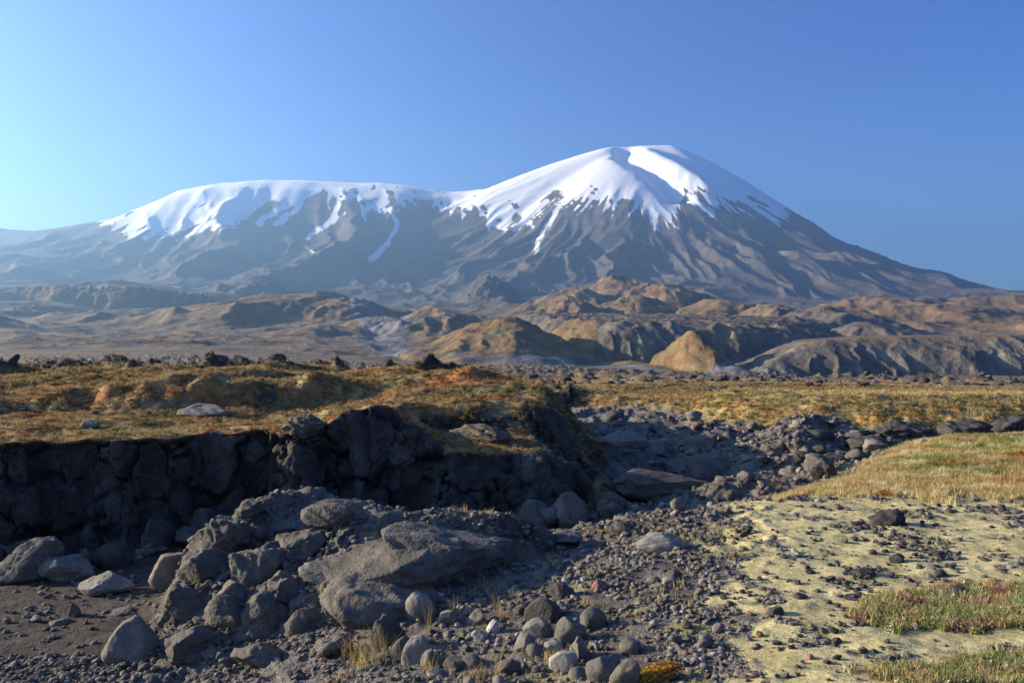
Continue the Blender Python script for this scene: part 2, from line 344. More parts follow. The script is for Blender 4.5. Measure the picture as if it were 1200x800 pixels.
# ------------------------------------------------------------------ colours of the land (albedo)
def C3(*c): return np.array(c, float)
def cmix(a, b, t): return a * (1 - t[..., None]) + b * t[..., None]
def veg_color(x, y, s=1.0):
    n1 = fbm(x * 0.45 * s, y * 0.45 * s, 4, 200); n2 = fbm(x * 1.3 * s, y * 0.9 * s, 4, 201); n3 = fbm(x * 0.25 * s, y * 0.6 * s, 3, 202)
    col = np.zeros(x.shape + (3,)) + C3(.275, .165, .06)
    col = cmix(col, C3(.15, .135, .045), ss(0.0, .30, n1))
    col = cmix(col, C3(.33, .26, .12), ss(.05, .30, n2))
    col = cmix(col, C3(.33, .14, .045), ss(.10, .34, n3))
    col = cmix(col, C3(.075, .07, .035), ss(.18, .4, -n2))
    return col
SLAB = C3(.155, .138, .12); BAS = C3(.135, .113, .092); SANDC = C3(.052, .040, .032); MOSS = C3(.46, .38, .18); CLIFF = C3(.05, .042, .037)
def col_near(x, y, z, slope):
    su, sn = near_parts(x, y); wu = upwidth(x, y)
    cl = np.clip(su / wu, 0, 1); nw = 0.55 + 1.5 * ss(0, 6, x); nn = ss(-0.1, 1.0, sn / nw)
    n = fbm(x * 1.1, y * 1.1, 4, 210); nf = fbm(x * 4, y * 4, 3, 211)
    col = np.zeros(x.shape + (3,)) + BAS * 0.95
    col = cmix(col, C3(.085, .068, .054), ss(-.1, .25, n))
    # stream bed
    bed = (1 - nn) * (1 - ss(.0, .3, cl))
    sand = bed * ss(-1.0, -3.5, x); col = cmix(col, SANDC * 1.0, sand)
    slab = .75 * bed * ss(18, 23, y) * ss(0, 2.0, x) * (1 - ss(8.5, 12, x)); col = cmix(col, SLAB * 1.0, slab * ss(-.35, .1, n))
    slab2 = bed * ss(9, 12, x); col = cmix(col, C3(.13, .12, .115), slab2)
    # outcrop rock is paler brown grey
    oc = nn * (1 - ss(-2, 1.0, x)) ; col = cmix(col, C3(.15, .135, .12), oc * ss(-.15, .3, n) * .8)
    # moss flat and grass hump on the right
    edge = x - (y - 8) * 0.235 - 2.0 + 1.1 * n + 0.5 * nf
    moss = nn * ss(0.0, 0.5, edge) * ss(-.42, -.12, n + .35 * nf)
    mcol = cmix(np.zeros(x.shape + (3,)) + MOSS, C3(.40, .34, .17), ss(-.05, .35, fbm(x * 0.8, y * 0.8, 3, 212)))
    mcol = cmix(mcol, C3(.46, .40, .17), ss(.1, .3, fbm(x * 1.7, y * 1.7, 3, 213)))
    col = cmix(col, cmix(mcol, C3(.33, .27, .12), ss(.0, .3, fbm(x * .5 + 3, y * .9, 4, 219)) * .7), moss)
    pm = nn * ss(.16, .26, fbm(x * .9 + 9, y * .9, 3, 214)) * ss(-1, 1, x) * (1 - moss) * (y < 15)
    col = cmix(col, C3(.30, .26, .09), pm * .7)
    hump = nn * ss(15.4, 17.6, y + 1.8 * n + (x - 9) * .30) * ss(-.3, .5, x - 5.6 - (y - 17) * .15)
    gcol = cmix(np.zeros(x.shape + (3,)) + C3(.31, .235, .10), C3(.13, .17, .035), ss(-.02, .16, fbm(x * .5, y * .9, 3, 215)) * ss(18.5, 20, y))
    gcol = cmix(gcol, C3(.30, .14, .06), ss(.10, .28, fbm(x * 1.0, y * 1.3, 3, 217)) * .7)
    gcol = cmix(gcol, C3(.42, .36, .2), ss(0.05, .3, fbm(x * 1.4, y * 1.4, 3, 216)))
    col = cmix(col, gcol, hump)
    # low heath patches bottom right
    hp = nn * (1 - ss(.55, 1.25, np.sqrt(((x - 5.8) / 1.9) ** 2 + ((y - 9.5 - .1 * (x - 5)) / .75) ** 2) + .5 * n))
    hp2 = nn * (1 - ss(.55, 1.25, np.sqrt(((x - 4.9) / 1.5) ** 2 + ((y - 7.7) / .45) ** 2) + .5 * n))
    col = cmix(col, C3(.16, .14, .055), np.clip(hp + hp2, 0, 1))
    # upper land
    v = veg_color(x, y)
    v = cmix(v, C3(.36, .29, .12), ss(2, 6, x) * .5)
    v = cmix(v, C3(.20, .19, .065), ss(7, 9, x) * (1 - ss(3.0, 4.2, su)) * .55 * ss(-.3, .1, fbm(x * .6, y * .6, 3, 218)))
    v = cmix(v, C3(.42, .33, .15), ss(7, 9, x) * ss(4.0, 5.0, su) * .9 * (1 - ss(38, 42, y)))
    v = cmix(v, C3(.22, .145, .065), ss(6, 9, x) * ss(38, 43, y) * .75)
    bank_or = ss(7, 8, x) * (1 - ss(1.6, 3.6, su)) * ss(-.05, .25, n + .1)
    v = cmix(v, C3(.36, .20, .06), bank_or * .7)
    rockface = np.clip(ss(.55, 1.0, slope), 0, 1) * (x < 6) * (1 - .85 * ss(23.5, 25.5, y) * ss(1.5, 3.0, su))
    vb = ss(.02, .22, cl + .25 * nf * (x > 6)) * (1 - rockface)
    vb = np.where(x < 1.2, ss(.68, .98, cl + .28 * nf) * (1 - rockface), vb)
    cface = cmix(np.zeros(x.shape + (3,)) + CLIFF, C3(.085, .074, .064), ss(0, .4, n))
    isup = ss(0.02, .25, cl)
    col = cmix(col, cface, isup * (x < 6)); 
    lv = ridged(x * 0.16, y * 0.12, 4, 60)
    v = cmix(v, C3(.055, .05, .048), ss(36, 42, y) * (1 - ss(2, 6, x)) * ss(.50, .66, lv + .1 * nf))
    lv2 = ridged(x * 0.12, y * 0.09, 4, 61)
    v = cmix(v, C3(.09, .08, .07), ss(48, 56, y) * ss(2, 6, x) * ss(.52, .68, lv2 + .1 * nf))
    col = cmix(col, v, vb)
    rock = np.clip(1 - vb * isup - moss - hump * 1.0 - sand * .7, 0, 1)
    return col, rock, dict(veg=vb * isup, moss=moss, hump=hump, sand=sand, bed=bed, nn=nn, heath=np.clip(hp + hp2, 0, 1), cl=cl, su=su)
SNOWPX = [-50, 128, 140, 150, 200, 250, 275, 300, 318, 335, 352, 362, 380, 400, 412, 425, 440, 462, 480, 505, 520, 540, 556, 572, 590, 603, 618, 632, 645, 665, 690, 705, 722, 745, 762, 785, 800, 818, 835, 860, 880, 900, 912, 925, 950]
SNOWPY = [150, 262, 268, 272, 272, 264, 256, 240, 232, 240, 248, 232, 228, 238, 226, 250, 236, 232, 236, 234, 240, 244, 236, 262, 262, 250, 268, 250, 232, 243, 236, 246, 240, 250, 262, 262, 232, 236, 242, 248, 252, 259, 263, 250, 150]
STREAKS = [([(398,240),(385,262),(352,284),(372,300),(398,316)], 4.5), ([(405,250),(390,258)], 4), ([(458,246),(466,262),(455,285),(436,303)], 5.5), ([(470,248),(450,246)], 4),
           ([(640,236),(620,252),(602,270)], 5), ([(662,232),(648,256),(630,282),(627,300)], 5), ([(632,300),(628,308)], 3), ([(330,242),(303,262)], 5), ([(345,246),(325,262)], 5), ([(238,276),(242,282)], 3),
           ([(575,240),(578,262)], 8), ([(778,240),(782,256),(795,270)], 6), ([(835,250),(800,225)], 5), ([(640,262),(632,280)], 4)]
def col_far(x, y, z, slope):
    r = np.hypot(x, y); px = np.where(y > 1, pxof(x, y), np.where(x < 0, 0, 1200)); py = 400 - F * z / np.maximum(y, 1)
    sc_ = 1.0 / np.clip(r * .03, 1.5, 160)
    n1 = fbm(x * .02, y * .02, 4, 220); 
    nA = fbm(x / 140, y / 140, 5, 221); nB = fbm(x / 600, y / 600, 5, 222)
    v = veg_color(x, y, .09)
    brown = np.zeros(x.shape + (3,)) + C3(.20, .122, .062)
    brown = cmix(brown, C3(.17, .125, .06), ss(-.05, .3, nA)); brown = cmix(brown, C3(.25, .165, .085), ss(.05, .35, -nA + .3 * n1))
    col = cmix(v, brown * .85, ss(120, 700, r))
    col = cmix(col, C3(.10, .085, .072), ss(70, 200, r) * (1 - ss(500, 900, r)) * ss(.5, .66, ridged(x / 26, y / 26, 4, 110)))
    strip = ss(.05, .2, fbm(x / 220, y / 60, 3, 224)) * ss(350, 700, r) * (1 - ss(2400, 3400, r))
    col = cmix(col, C3(.16, .13, .10), strip * .75)
    # mesa faces and the lava plateau: ash grey
    d0 = (px > 640) & (r > 880) & (r < 2700)
    ash = ss(.18, .45, slope) * ss(850, 940, r) * (1 - ss(2300, 2900, r)) * ss(540, 600, px)
    c0 = ((px - 811) / 56) ** 2 + ((y - 1180) / 190) ** 2 < 1
    c1 = ((px - 588) / 112) ** 2 + ((y - 1500) / 300) ** 2 < 1
    hillc = (c0 | c1).astype(float)
    top = ss(1300, 1450, y) * (1 - ss(2600, 3100, y)) * ss(600, 680, px) * (1 - ss(900, 1100, px)) * ss(-.15, .15, nA + .4 * n1)
    ashc = cmix(np.zeros(x.shape + (3,)) + C3(.115, .10, .086), C3(.165, .142, .11), ss(0, .3, n1))
    ashc = cmix(ashc, C3(.19, .16, .09), .7 * ss(.05, .3, fbm(x / 90, y / 90, 3, 225)) * (px < 900))
    col = cmix(col, ashc, np.clip(ash, 0, 1) * (1 - hillc))
    col = cmix(col, C3(.085, .072, .064), top * .8 * (1 - hillc))
    col = cmix(col, cmix(np.zeros(x.shape + (3,)) + C3(.17, .105, .045), C3(.145, .12, .048), ss(.05, .35, nA)), hillc)
    grn = ss(.0, .2, fbm(x / 300, y / 300, 3, 226) + .1) * ss(2100, 2350, y) * (1 - ss(2750, 2950, y)) * ss(460, 490, px) * (1 - ss(560, 600, px))
    col = cmix(col, C3(.25, .23, .10), grn)
    # grey river gravel
    bed1 = seg_dist(x, y, [((430 - 600) / F * 3200, 3200), ((455 - 600) / F * 2400, 2400), ((440 - 600) / F * 1900, 1900), ((490 - 600) / F * 1500, 1500), ((600 - 600) / F * 1250, 1230), ((740 - 600) / F * 1150, 1150), ((860 - 600) / F * 960, 960)])
    bm = 1 - ss(55, 85, bed1 + 14 * n1)
    col = cmix(col, C3(.17, .155, .15), bm * (1 - hillc))
    # volcano slopes
    mtn = ss(4500, 5900, y + 900 * nB)
    rockc = cmix(np.zeros(x.shape + (3,)) + C3(.092, .080, .074), C3(.125, .098, .080), ss(0, .4, nB)); rockc = cmix(rockc, C3(.105, .085, .078), ss(.1, .5, fbm(x / 200, y / 500, 4, 227)))
    col = cmix(col, rockc, mtn)
    alt = ss(9000, 9600, y)
    lim = np.interp(px, SNOWPX, SNOWPY)
    jag = 11 * fbm(px / 8, py / 34, 4, 230) + 9 * fbm(px / 26, py / 40, 3, 231)
    cph = np.arctan2(x - CONE[0], CONE[1] - y); crr = np.hypot(x - CONE[0], y - CONE[1])
    rib = 34 * (ridged(cph * 15 + .6 * fbm(cph * 6, crr / 900, 2, 241), crr / 2600, 4, 240) - .52)
    ribm = 26 * (ridged(x / 210 + 1.1 * fbm(x / 500, y / 500, 2, 243), y / 2600, 4, 242) - .52)
    cw = ss(600, 640, px)
    s = 2.5 + (lim - py + .35 * jag + mix(ribm * (.5 + .5 * ss(300, 360, px)) + 7, rib + 1, cw))
    # slanting bare stripes in the left snow field
    st = fbm((px * .55 + py) / 9, (px - py * .5) / 80, 3, 232)
    s = np.minimum(s, np.where(px < 300, (-.16 - st) * -1 * 160 + 22 + np.clip((240 - py), -30, 60) * .9 + np.clip(px - 220, 0, 100) * .8, 99))
    # thin ragged snow on the right flank
    st2 = fbm((px * .62 - py) / 8, (px + py) / 60, 3, 233)
    s = np.minimum(s, np.where(px > 800, (.12 - st2) * 150 + (lim - py) * 1.5, 99))
    isl = fbm(px / 13, py / 11, 3, 234)
    s = np.minimum(s, np.where((px > 395) & (px < 720) & (lim - py < 22), (.26 - isl) * 80, 99))
    for pl, wd in STREAKS:
        q = (np.abs(px - pl[0][0]) < 90)
        dd = seg_dist(px[q], py[q], pl)
        s[q] = np.maximum(s[q], (wd * .55 + jag[q] * .35 - dd) * 1.6)
    snow = ss(-1.2, 1.2, s) * alt
    snow = np.clip(.5 + s / 24, 0, 1) * alt
    return col, snow, snow

# ------------------------------------------------------------------ mesh helpers
def mesh_np(name, V, Fq, cols=None, smooth=True, extra=None):
    me = bpy.data.meshes.new(name)
    n, k = len(V), Fq.shape[1]
    me.vertices.add(n); me.vertices.foreach_set('co', V.astype(np.float32).ravel())
    me.loops.add(Fq.size); me.loops.foreach_set('vertex_index', Fq.astype(np.int32).ravel())
    me.polygons.add(len(Fq)); me.polygons.foreach_set('loop_start', np.arange(0, Fq.size, k, dtype=np.int32))
    me.update(calc_edges=True)
    me.polygons.foreach_set('use_smooth', np.full(len(Fq), smooth)); 
    if cols is not None:
        a = me.color_attributes.new('Col', 'FLOAT_COLOR', 'POINT'); a.data.foreach_set('color', cols.astype(np.float32).ravel())
    if extra:
        for nm, arr in extra.items():
            a = me.attributes.new(nm, 'FLOAT', 'POINT'); a.data.foreach_set('value', arr.astype(np.float32).ravel())
    return me
def link(o): sc.collection.objects.link(o); return o
def tag(o, label=None, cat=None, group=None, kind=None):
    if label: o['label'] = label
    if cat: o['category'] = cat
    if group: o['group'] = group
    if kind: o['kind'] = kind
    return o

def N(t, typ, **kw):
    n = t.nodes.new(typ)
    for k, v in kw.items():
        if k.startswith('i_'): n.inputs[k[2:].replace('_', ' ')].default_value = v
        else: setattr(n, k, v)
    return n
def math_n(t, op, a, b=None, clamp=False):
    n = t.nodes.new('ShaderNodeMath'); n.operation = op; n.use_clamp = clamp
    for i, v in enumerate((a, b)):
        if v is None: continue
        if isinstance(v, (int, float)): n.inputs[i].default_value = v
        else: t.links.new(v, n.inputs[i])
    return n.outputs[0]
def ramp(t, src, a, b, lo=0.0, hi=1.0):
    n = t.nodes.new('ShaderNodeMapRange'); n.inputs[1].default_value = a; n.inputs[2].default_value = b; n.inputs[3].default_value = lo; n.inputs[4].default_value = hi
    t.links.new(src, n.inputs[0]); return n.outputs[0]
def noise(t, vec, scale, detail=4, rough=.55):
    n = t.nodes.new('ShaderNodeTexNoise'); n.inputs['Scale'].default_value = scale; n.inputs['Detail'].default_value = detail; n.inputs['Roughness'].default_value = rough
    t.links.new(vec, n.inputs['Vector']); return n.outputs['Fac']
def voro(t, vec, scale, feat='F1'):
    n = t.nodes.new('ShaderNodeTexVoronoi'); n.feature = feat; n.inputs['Scale'].default_value = scale; t.links.new(vec, n.inputs['Vector']); return n
def scale_col(t, col, fac):
    n = t.nodes.new('ShaderNodeVectorMath'); n.operation = 'SCALE'; t.links.new(col, n.inputs[0]); t.links.new(fac, n.inputs['Scale']); return n.outputs[0]
def new_mat(name):
    m = bpy.data.materials.new(name); m.use_nodes = True; t = m.node_tree; b = t.nodes['Principled BSDF']
    b.inputs['Roughness'].default_value = .92; b.inputs['Specular IOR Level'].default_value = .25
    return m, t, b
def ground_material(name, scales, bump_strength, dist):
    m, t, b = new_mat(name)
    geo = t.nodes.new('ShaderNodeNewGeometry'); P = geo.outputs['Position']
    at = N(t, 'ShaderNodeVertexColor', layer_name='Col')
    rock = at.outputs['Alpha']
    s1, s2, s3 = scales
    n1 = noise(t, P, s1, 6, .6); n2 = noise(t, P, s2, 5, .65); v = voro(t, P, s3)
    f = math_n(t, 'MULTIPLY', ramp(t, n1, .3, .7, .72, 1.30), ramp(t, n2, .3, .7, .68, 1.34))
    sp = ramp(t, v.outputs['Color'], .0, 1.0, .82, 1.2)
    f2 = math_n(t, 'MULTIPLY', f, sp)
    t.links.new(scale_col(t, at.outputs['Color'], f2), b.inputs['Base Color'])
    hgt = math_n(t, 'ADD', math_n(t, 'MULTIPLY', n1, 1.0), math_n(t, 'MULTIPLY', n2, .35))
    hgt = math_n(t, 'ADD', hgt, math_n(t, 'MULTIPLY', v.outputs['Distance'], -.25))
    bp = t.nodes.new('ShaderNodeBump'); t.links.new(math_n(t, 'ADD', math_n(t, 'MULTIPLY', rock, .62 * bump_strength), .38 * bump_strength), bp.inputs['Strength']); bp.inputs['Distance'].default_value = dist
    t.links.new(hgt, bp.inputs['Height']); t.links.new(bp.outputs[0], b.inputs['Normal'])
    return m
def far_material(name, s1, s2, dist):
    m, t, b = new_mat(name)
    geo = t.nodes.new('ShaderNodeNewGeometry'); P = geo.outputs['Position']
    at = N(t, 'ShaderNodeVertexColor', layer_name='Col'); rock = at.outputs['Alpha']
    n1 = noise(t, P, s1, 6, .62); n2 = noise(t, P, s2, 5, .65)
    f = math_n(t, 'MULTIPLY', ramp(t, n1, .32, .68, .58, 1.42), ramp(t, n2, .3, .7, .68, 1.34))
    one = math_n(t, 'ADD', math_n(t, 'MULTIPLY', math_n(t, 'SUBTRACT', f, 1.0), rock), 1.0)
    t.links.new(scale_col(t, at.outputs['Color'], one), b.inputs['Base Color'])
    hgt = math_n(t, 'ADD', n1, math_n(t, 'MULTIPLY', n2, .3))
    bp = t.nodes.new('ShaderNodeBump'); bp.inputs['Distance'].default_value = dist
    t.links.new(math_n(t, 'ADD', math_n(t, 'MULTIPLY', rock, .8), .12), bp.inputs['Strength'])
    t.links.new(hgt, bp.inputs['Height']); t.links.new(bp.outputs[0], b.inputs['Normal'])
    return m
def volcano_material(name, s1, s2, dist):
    m = far_material(name, s1, s2, dist); t = m.node_tree; b = t.nodes['Principled BSDF']
    P = [n for n in t.nodes if n.type == 'NEW_GEOMETRY'][0].outputs['Position']; at = [n for n in t.nodes if n.type == 'VERTEX_COLOR'][0]
    rockcol = b.inputs['Base Color'].links[0].from_socket
    # the snow line frays over the rock
    mp = t.nodes.new('ShaderNodeMapping'); mp.inputs['Scale'].default_value = (1, .6, .45); t.links.new(P, mp.inputs[0])
    nz = noise(t, mp.outputs[0], .011, 9, .72)
    sn = ramp(t, math_n(t, 'ADD', at.outputs['Alpha'], math_n(t, 'MULTIPLY', math_n(t, 'SUBTRACT', nz, .5), .8)), .46, .58)
    st = [l for l in t.links if l.to_node.type == 'MATH' and l.from_socket == at.outputs['Alpha']]
    inv = math_n(t, 'SUBTRACT', 1.0, sn)
    for l in st:
        if l.to_node.operation == 'MULTIPLY': t.links.new(inv, l.to_socket)
    mx = t.nodes.new('ShaderNodeMix'); mx.data_type = 'RGBA'; mx.inputs[7].default_value = (.88, .90, .94, 1)
    t.links.new(sn, mx.inputs[0]); t.links.new(rockcol, mx.inputs[6]); t.links.new(mx.outputs[2], b.inputs['Base Color'])
    return m
M_NEAR = ground_material('near ground', (2.6, 14.0, 34.0), 1.0, .045)
M_PLAIN = far_material('plain heath', .22, 1.6, 0.8)
M_HILL = far_material('foothill heath and lava', .02, .13, 8.0)
M_VOLC = volcano_material('volcano rock and snow', .0065, .045, 26.0)

# ------------------------------------------------------------------ land meshes on fans of rays
tan_d = np.linspace(-750, 750, 860) / F
az_d = np.arctan(tan_d)
a0 = az_d[-1]
az_c = np.linspace(a0, 2 * np.pi - a0, 74)[1:-1]
AZ = np.concatenate([az_d, az_c])          # closed ring
def band(name, r0, r1, rows, mat, near, rockdisp=False):
    nc = len(AZ); S = 700 if near else 420
    rs = np.exp(np.linspace(np.log(r0), np.log(r1), S))
    nd = len(az_d)
    sub = np.concatenate([np.arange(0, nd, 4), [nd - 1], np.arange(nd, nc)])     # metric on every 4th ray
    X = np.sin(AZ[sub])[:, None] * rs; Y = np.cos(AZ[sub])[:, None] * rs
    Z = H(X, Y)
    dz = np.diff(Z / rs, axis=1); dr = np.diff(np.log(rs))[None]
    ds = np.sqrt(dz ** 2 + (0.10 * dr) ** 2) + 0.006 * dr
    k = 11
    pad = np.concatenate([ds[-k:], ds, ds[:k]]); cs = np.cumsum(np.concatenate([np.zeros((1, S - 1)), pad]), axis=0)
    ds = (cs[2 * k + 1:] - cs[:-2 * k - 1]) / (2 * k + 1)
    s = np.concatenate([np.zeros((len(sub), 1)), np.cumsum(ds, axis=1)], axis=1); s /= s[:, -1:]
    tt = np.linspace(0, 1, rows)
    RR0 = np.stack([np.interp(tt, s[i], np.log(rs)) for i in range(len(sub))])
    key = AZ[sub]; full = np.empty((nc, rows))
    for j in range(rows): full[:, j] = np.interp(AZ, key, RR0[:, j])
    RR = np.exp(full); RR[:, 0] = r0; RR[:, -1] = r1
    X = np.sin(AZ)[:, None] * RR; Y = np.cos(AZ)[:, None] * RR; Z = H(X, Y)
    # normals by finite differences
    def nrm(X, Y, Z):
        P = np.stack([X, Y, Z], -1)
        du = np.roll(P, -1, 0) - np.roll(P, 1, 0); dv = np.gradient(P, axis=1)
        n = np.cross(du, dv); n /= np.linalg.norm(n, axis=-1, keepdims=True) + 1e-12
        n *= np.sign(n[..., 2:3] + 1e-9); return n
    n = nrm(X, Y, Z); slope = np.sqrt(np.clip(1 - n[..., 2] ** 2, 0, 1)) / np.maximum(n[..., 2], .05)
    if near:
        col, rock, ex = col_near(X, Y, Z, slope)
        if rockdisp:
            m = (rock > .05) & (np.abs(X) < Y * .95)
            x, y, z = X[m], Y[m], Z[m]
            st = ss(.6, 1.6, slope[m])
            j1 = .25 * fbm(x * 2, z * 2 + y, 3, 300); 
            d1, d2, i1 = worley3(x * .75 + 1.2 * j1, y * .7 + j1, z * .75 + .25 * x + 1.2 * j1, 5)
            e1, e2, i2 = worley3(x * 2.9 + j1, y * 2.9, z * 2.4 + j1, 6)
            g1, g2, i3 = worley3(x * 8.5, y * 8.5, z * 8.5, 7)
            big = (i1 - .5) * .44 - .20 * (1 - ss(0, .09, d2 - d1))
            med = (i2 - .5) * .13 - .07 * (1 - ss(0, .14, e2 - e1))
            sm = (i3 - .5) * .035 + .025 * (.5 - g1)
            smooth_slab = ss(17, 22, y) * ss(0.5, 2, x)
            soil = 1 - .8 * ss(-3.6, -1.5, x) * ss(14.6, 13.2, y + .3 * x)
            disp = soil * rock[m] * (st * big + (0.25 + .40 * st) * med * (1 - .55 * smooth_slab) + sm * (1 - .5 * smooth_slab))
            nn = n[m]; tiny = ss(60, 45, np.hypot(x, y))
            X[m] += nn[:, 0] * disp * tiny; Y[m] += nn[:, 1] * disp * tiny; Z[m] += nn[:, 2] * disp * tiny
            crack = np.clip((1 - ss(0, .10, d2 - d1)) * st + (1 - ss(0, .10, e2 - e1)) * .45, 0, 1)
            col[m] *= (1 - .35 * crack[:, None] * rock[m][:, None]) * (0.86 + .28 * i2[:, None])
            g = (~m) & (ex['veg'] > .3) if False else None
        alpha = rock
    else:
        col, alpha, snow = col_far(X, Y, Z, slope)
        if name != 'snowy_mountains': alpha = 0 * alpha + 1
    idx = np.arange(nc * rows).reshape(nc, rows)
    a = idx; b = np.roll(idx, -1, 0)
    Fq = np.stack([a[:, :-1], a[:, 1:], b[:, 1:], b[:, :-1]], -1).reshape(-1, 4)
    V = np.stack([X, Y, Z], -1).reshape(-1, 3)
    cols = np.concatenate([col, alpha[..., None]], -1).reshape(-1, 4)
    Fq = Fq[:, ::-1]
    me = mesh_np(name, V, Fq, cols); me.materials.append(mat)
    o = link(bpy.data.objects.new(name, me)); o['kind'] = 'structure'
    return o
band('near_ground', 0.3, 6.0, 30, M_NEAR, True)
band('ground', 6.0, 62.0, 560, M_NEAR, True, True)
band('plain', 62.0, 900.0, 130, M_PLAIN, False)
band('foothills', 900.0, 5600.0, 270, M_HILL, False)
band('snowy_mountains', 5600.0, 19000.0, 270, M_VOLC, False)

# placing: where does the line of sight through a photo point meet the land?
_rt = np.exp(np.linspace(np.log(6.2), np.log(62), 1400))
def hit(px, py):
    u = (px - 600) / F; v = -(py - 400) / F
    z = H(u * _rt, _rt); below = (v * _rt <= z)
    i = int(np.argmax(below)) if below.any() else len(_rt) - 1
    d = _rt[i]; return u * d, d, float(z[i])


# ------------------------------------------------------------------ rocks
def rock_mesh(seed, style='angular', sub=4, flat=1.0):
    """one closed stone: a ball cut by planes, then roughened"""
    bm = bmesh.new(); bmesh.ops.create_icosphere(bm, subdivisions=sub, radius=1.0)
    P = np.array([v.co[:] for v in bm.verts]); rng = np.random.default_rng(seed)
    ncut, lo, hi = {'angular': (16, .48, .85), 'round': (11, .62, .92), 'lava': (14, .5, .9), 'slab': (14, .45, .8), 'smooth': (7, .55, .88), 'dome': (6, .7, .92), 'bedrock': (9, .55, .9)}[style]
    for i in range(ncut):
        n = rng.normal(size=3); n /= np.linalg.norm(n); c = rng.uniform(lo, hi)
        d = P @ n - c; P = P - np.outer(np.where(d > 0, d * .92, 0), n)
    def n3(P, s, sd): return fbm(P[:, 0] * s + P[:, 2] * s * .7 + sd, P[:, 1] * s - P[:, 2] * s * .8 + sd * 2, 4, seed + sd)
    U = P / (np.linalg.norm(P, axis=1, keepdims=True) + 1e-9)
    if style == 'lava':
        d1, d2, ii = worley3(P[:, 0] * 2.6 + 9, P[:, 1] * 2.6 + seed, P[:, 2] * 2.6, seed)
        rg = ridged(P[:, 0] * 1.6 + P[:, 2] * 1.3 + seed, P[:, 1] * 1.6 - P[:, 2] * 1.5, 5, seed)
        P = P + U * ((ii - .5) * .10 - .07 * (1 - ss(0, .10, d2 - d1)) + .24 * n3(P, 1.8, 3) + .22 * (rg - .4) + .09 * n3(P, 7.0, 4))[:, None]
    elif style == 'bedrock':
        rg = ridged(P[:, 0] * 2.2 + P[:, 2] * 1.3 + seed, P[:, 1] * 2.2 - P[:, 2] * 1.5, 5, seed)
        P = P + U * (.16 * n3(P, 1.6, 3) + .10 * (rg - .4) + .05 * n3(P, 6.0, 4) + .03 * n3(P, 15.0, 5))[:, None]
    elif style in ('angular', 'slab'):
        d1, d2, ii = worley3(P[:, 0] * 1.3 + 9, P[:, 1] * 1.3 + seed, P[:, 2] * 1.3, seed)
        P = P + U * ((ii - .5) * .12 - .05 * (1 - ss(0, .06, d2 - d1)) + .14 * n3(P, 1.5, 3) + .07 * n3(P, 5.0, 4))[:, None]
    else:
        P = P + U * (.12 * n3(P, 1.1, 3) + .05 * n3(P, 3.5, 4))[:, None]
    mn, mx = P.min(0), P.max(0); P = (P - (mn + mx) / 2) / (mx - mn)          # unit box, centred
    if style == 'dome':
        k = 1 - .62 * np.clip(P[:, 2] + .45, 0, 1); P[:, 0] = P[:, 0] * k + .05 * P[:, 2]; P[:, 1] *= k
    for v, p in zip(bm.verts, P): v.co = p
    me = bpy.data.meshes.new(style + '_stone'); bm.to_mesh(me); bm.free()
    me.polygons.foreach_set('use_smooth', np.full(len(me.polygons), True))
    return me
def rock_material(name, base, top, var=.3, sc1=3.0, dist=.03, pits=False, red=None):
    m, t, b = new_mat(name)
    geo = t.nodes.new('ShaderNodeNewGeometry'); P = geo.outputs['Position']
    oi = t.nodes.new('ShaderNodeObjectInfo'); rnd = oi.outputs['Random']
    n1 = noise(t, P, sc1, 6, .6); n2 = noise(t, P, sc1 * 7, 5, .65); v = voro(t, P, sc1 * 9)
    mx = t.nodes.new('ShaderNodeMix'); mx.data_type = 'RGBA'
    mx.inputs[6].default_value = (*base, 1); mx.inputs[7].default_value = (*top, 1)
    t.links.new(ramp(t, n1, .38, .62), mx.inputs[0])
    f = math_n(t, 'MULTIPLY', ramp(t, n2, .3, .7, .70, 1.28), ramp(t, rnd, 0, 1, 1 - var, 1 + var))
    t.links.new(scale_col(t, mx.outputs[2], f), b.inputs['Base Color'])
    hgt = math_n(t, 'ADD', math_n(t, 'ADD', n1, math_n(t, 'MULTIPLY', n2, .3)), math_n(t, 'MULTIPLY', v.outputs['Distance'], .25 if pits else .10))
    bp = t.nodes.new('ShaderNodeBump'); bp.inputs['Strength'].default_value = .8; bp.inputs['Distance'].default_value = dist
    t.links.new(hgt, bp.inputs['Height']); t.links.new(bp.outputs[0], b.inputs['Normal'])
    return m
MR = dict(
    grey=rock_material('grey basalt', (.13, .116, .098), (.19, .17, .142)),
    bed=rock_material('weathered bedrock', (.082, .071, .059), (.14, .12, .096), .15, 2.0, .06, pits=True),
    pale=rock_material('pale worn basalt', (.22, .20, .17), (.31, .285, .24), .15),
    brown=rock_material('brown grey basalt', (.115, .098, .078), (.185, .155, .115)),
    dark=rock_material('dark basalt', (.075, .066, .057), (.12, .105, .088), .3, pits=True),
    lava=rock_material('black rough lava', (.045, .042, .042), (.085, .075, .068), .25, pits=True),
    red=rock_material('reddish scoria', (.16, .075, .055), (.22, .11, .08)),
    white=rock_material('bleached stone', (.45, .42, .38), (.55, .52, .48), .1),
    slab=rock_material('stream polished basalt', (.16, .142, .12), (.225, .20, .17), .1, 1.5, .03))
PROTO = {}
for st in ('angular', 'round', 'lava', 'slab'):
    PROTO[st] = [rock_mesh(100 * i + len(st), st, 3) for i in range(6)]
def with_mat(me, mat):
    k = me.name + mat
    if k not in bpy.data.meshes:
        c = me.copy(); c.name = k; c.materials.clear(); c.materials.append(MR[mat])
    return bpy.data.meshes[k]
def put_rock(name, me, x, y, zb, size, rot, label, group=None, cat='rock', sink=.12):
    o = link(bpy.data.objects.new(name, me))
    o.scale = size; o.rotation_euler = rot
    o.location = (x, y, zb + size[2] * (0.5 - sink))
    tag(o, label, cat, group); return o
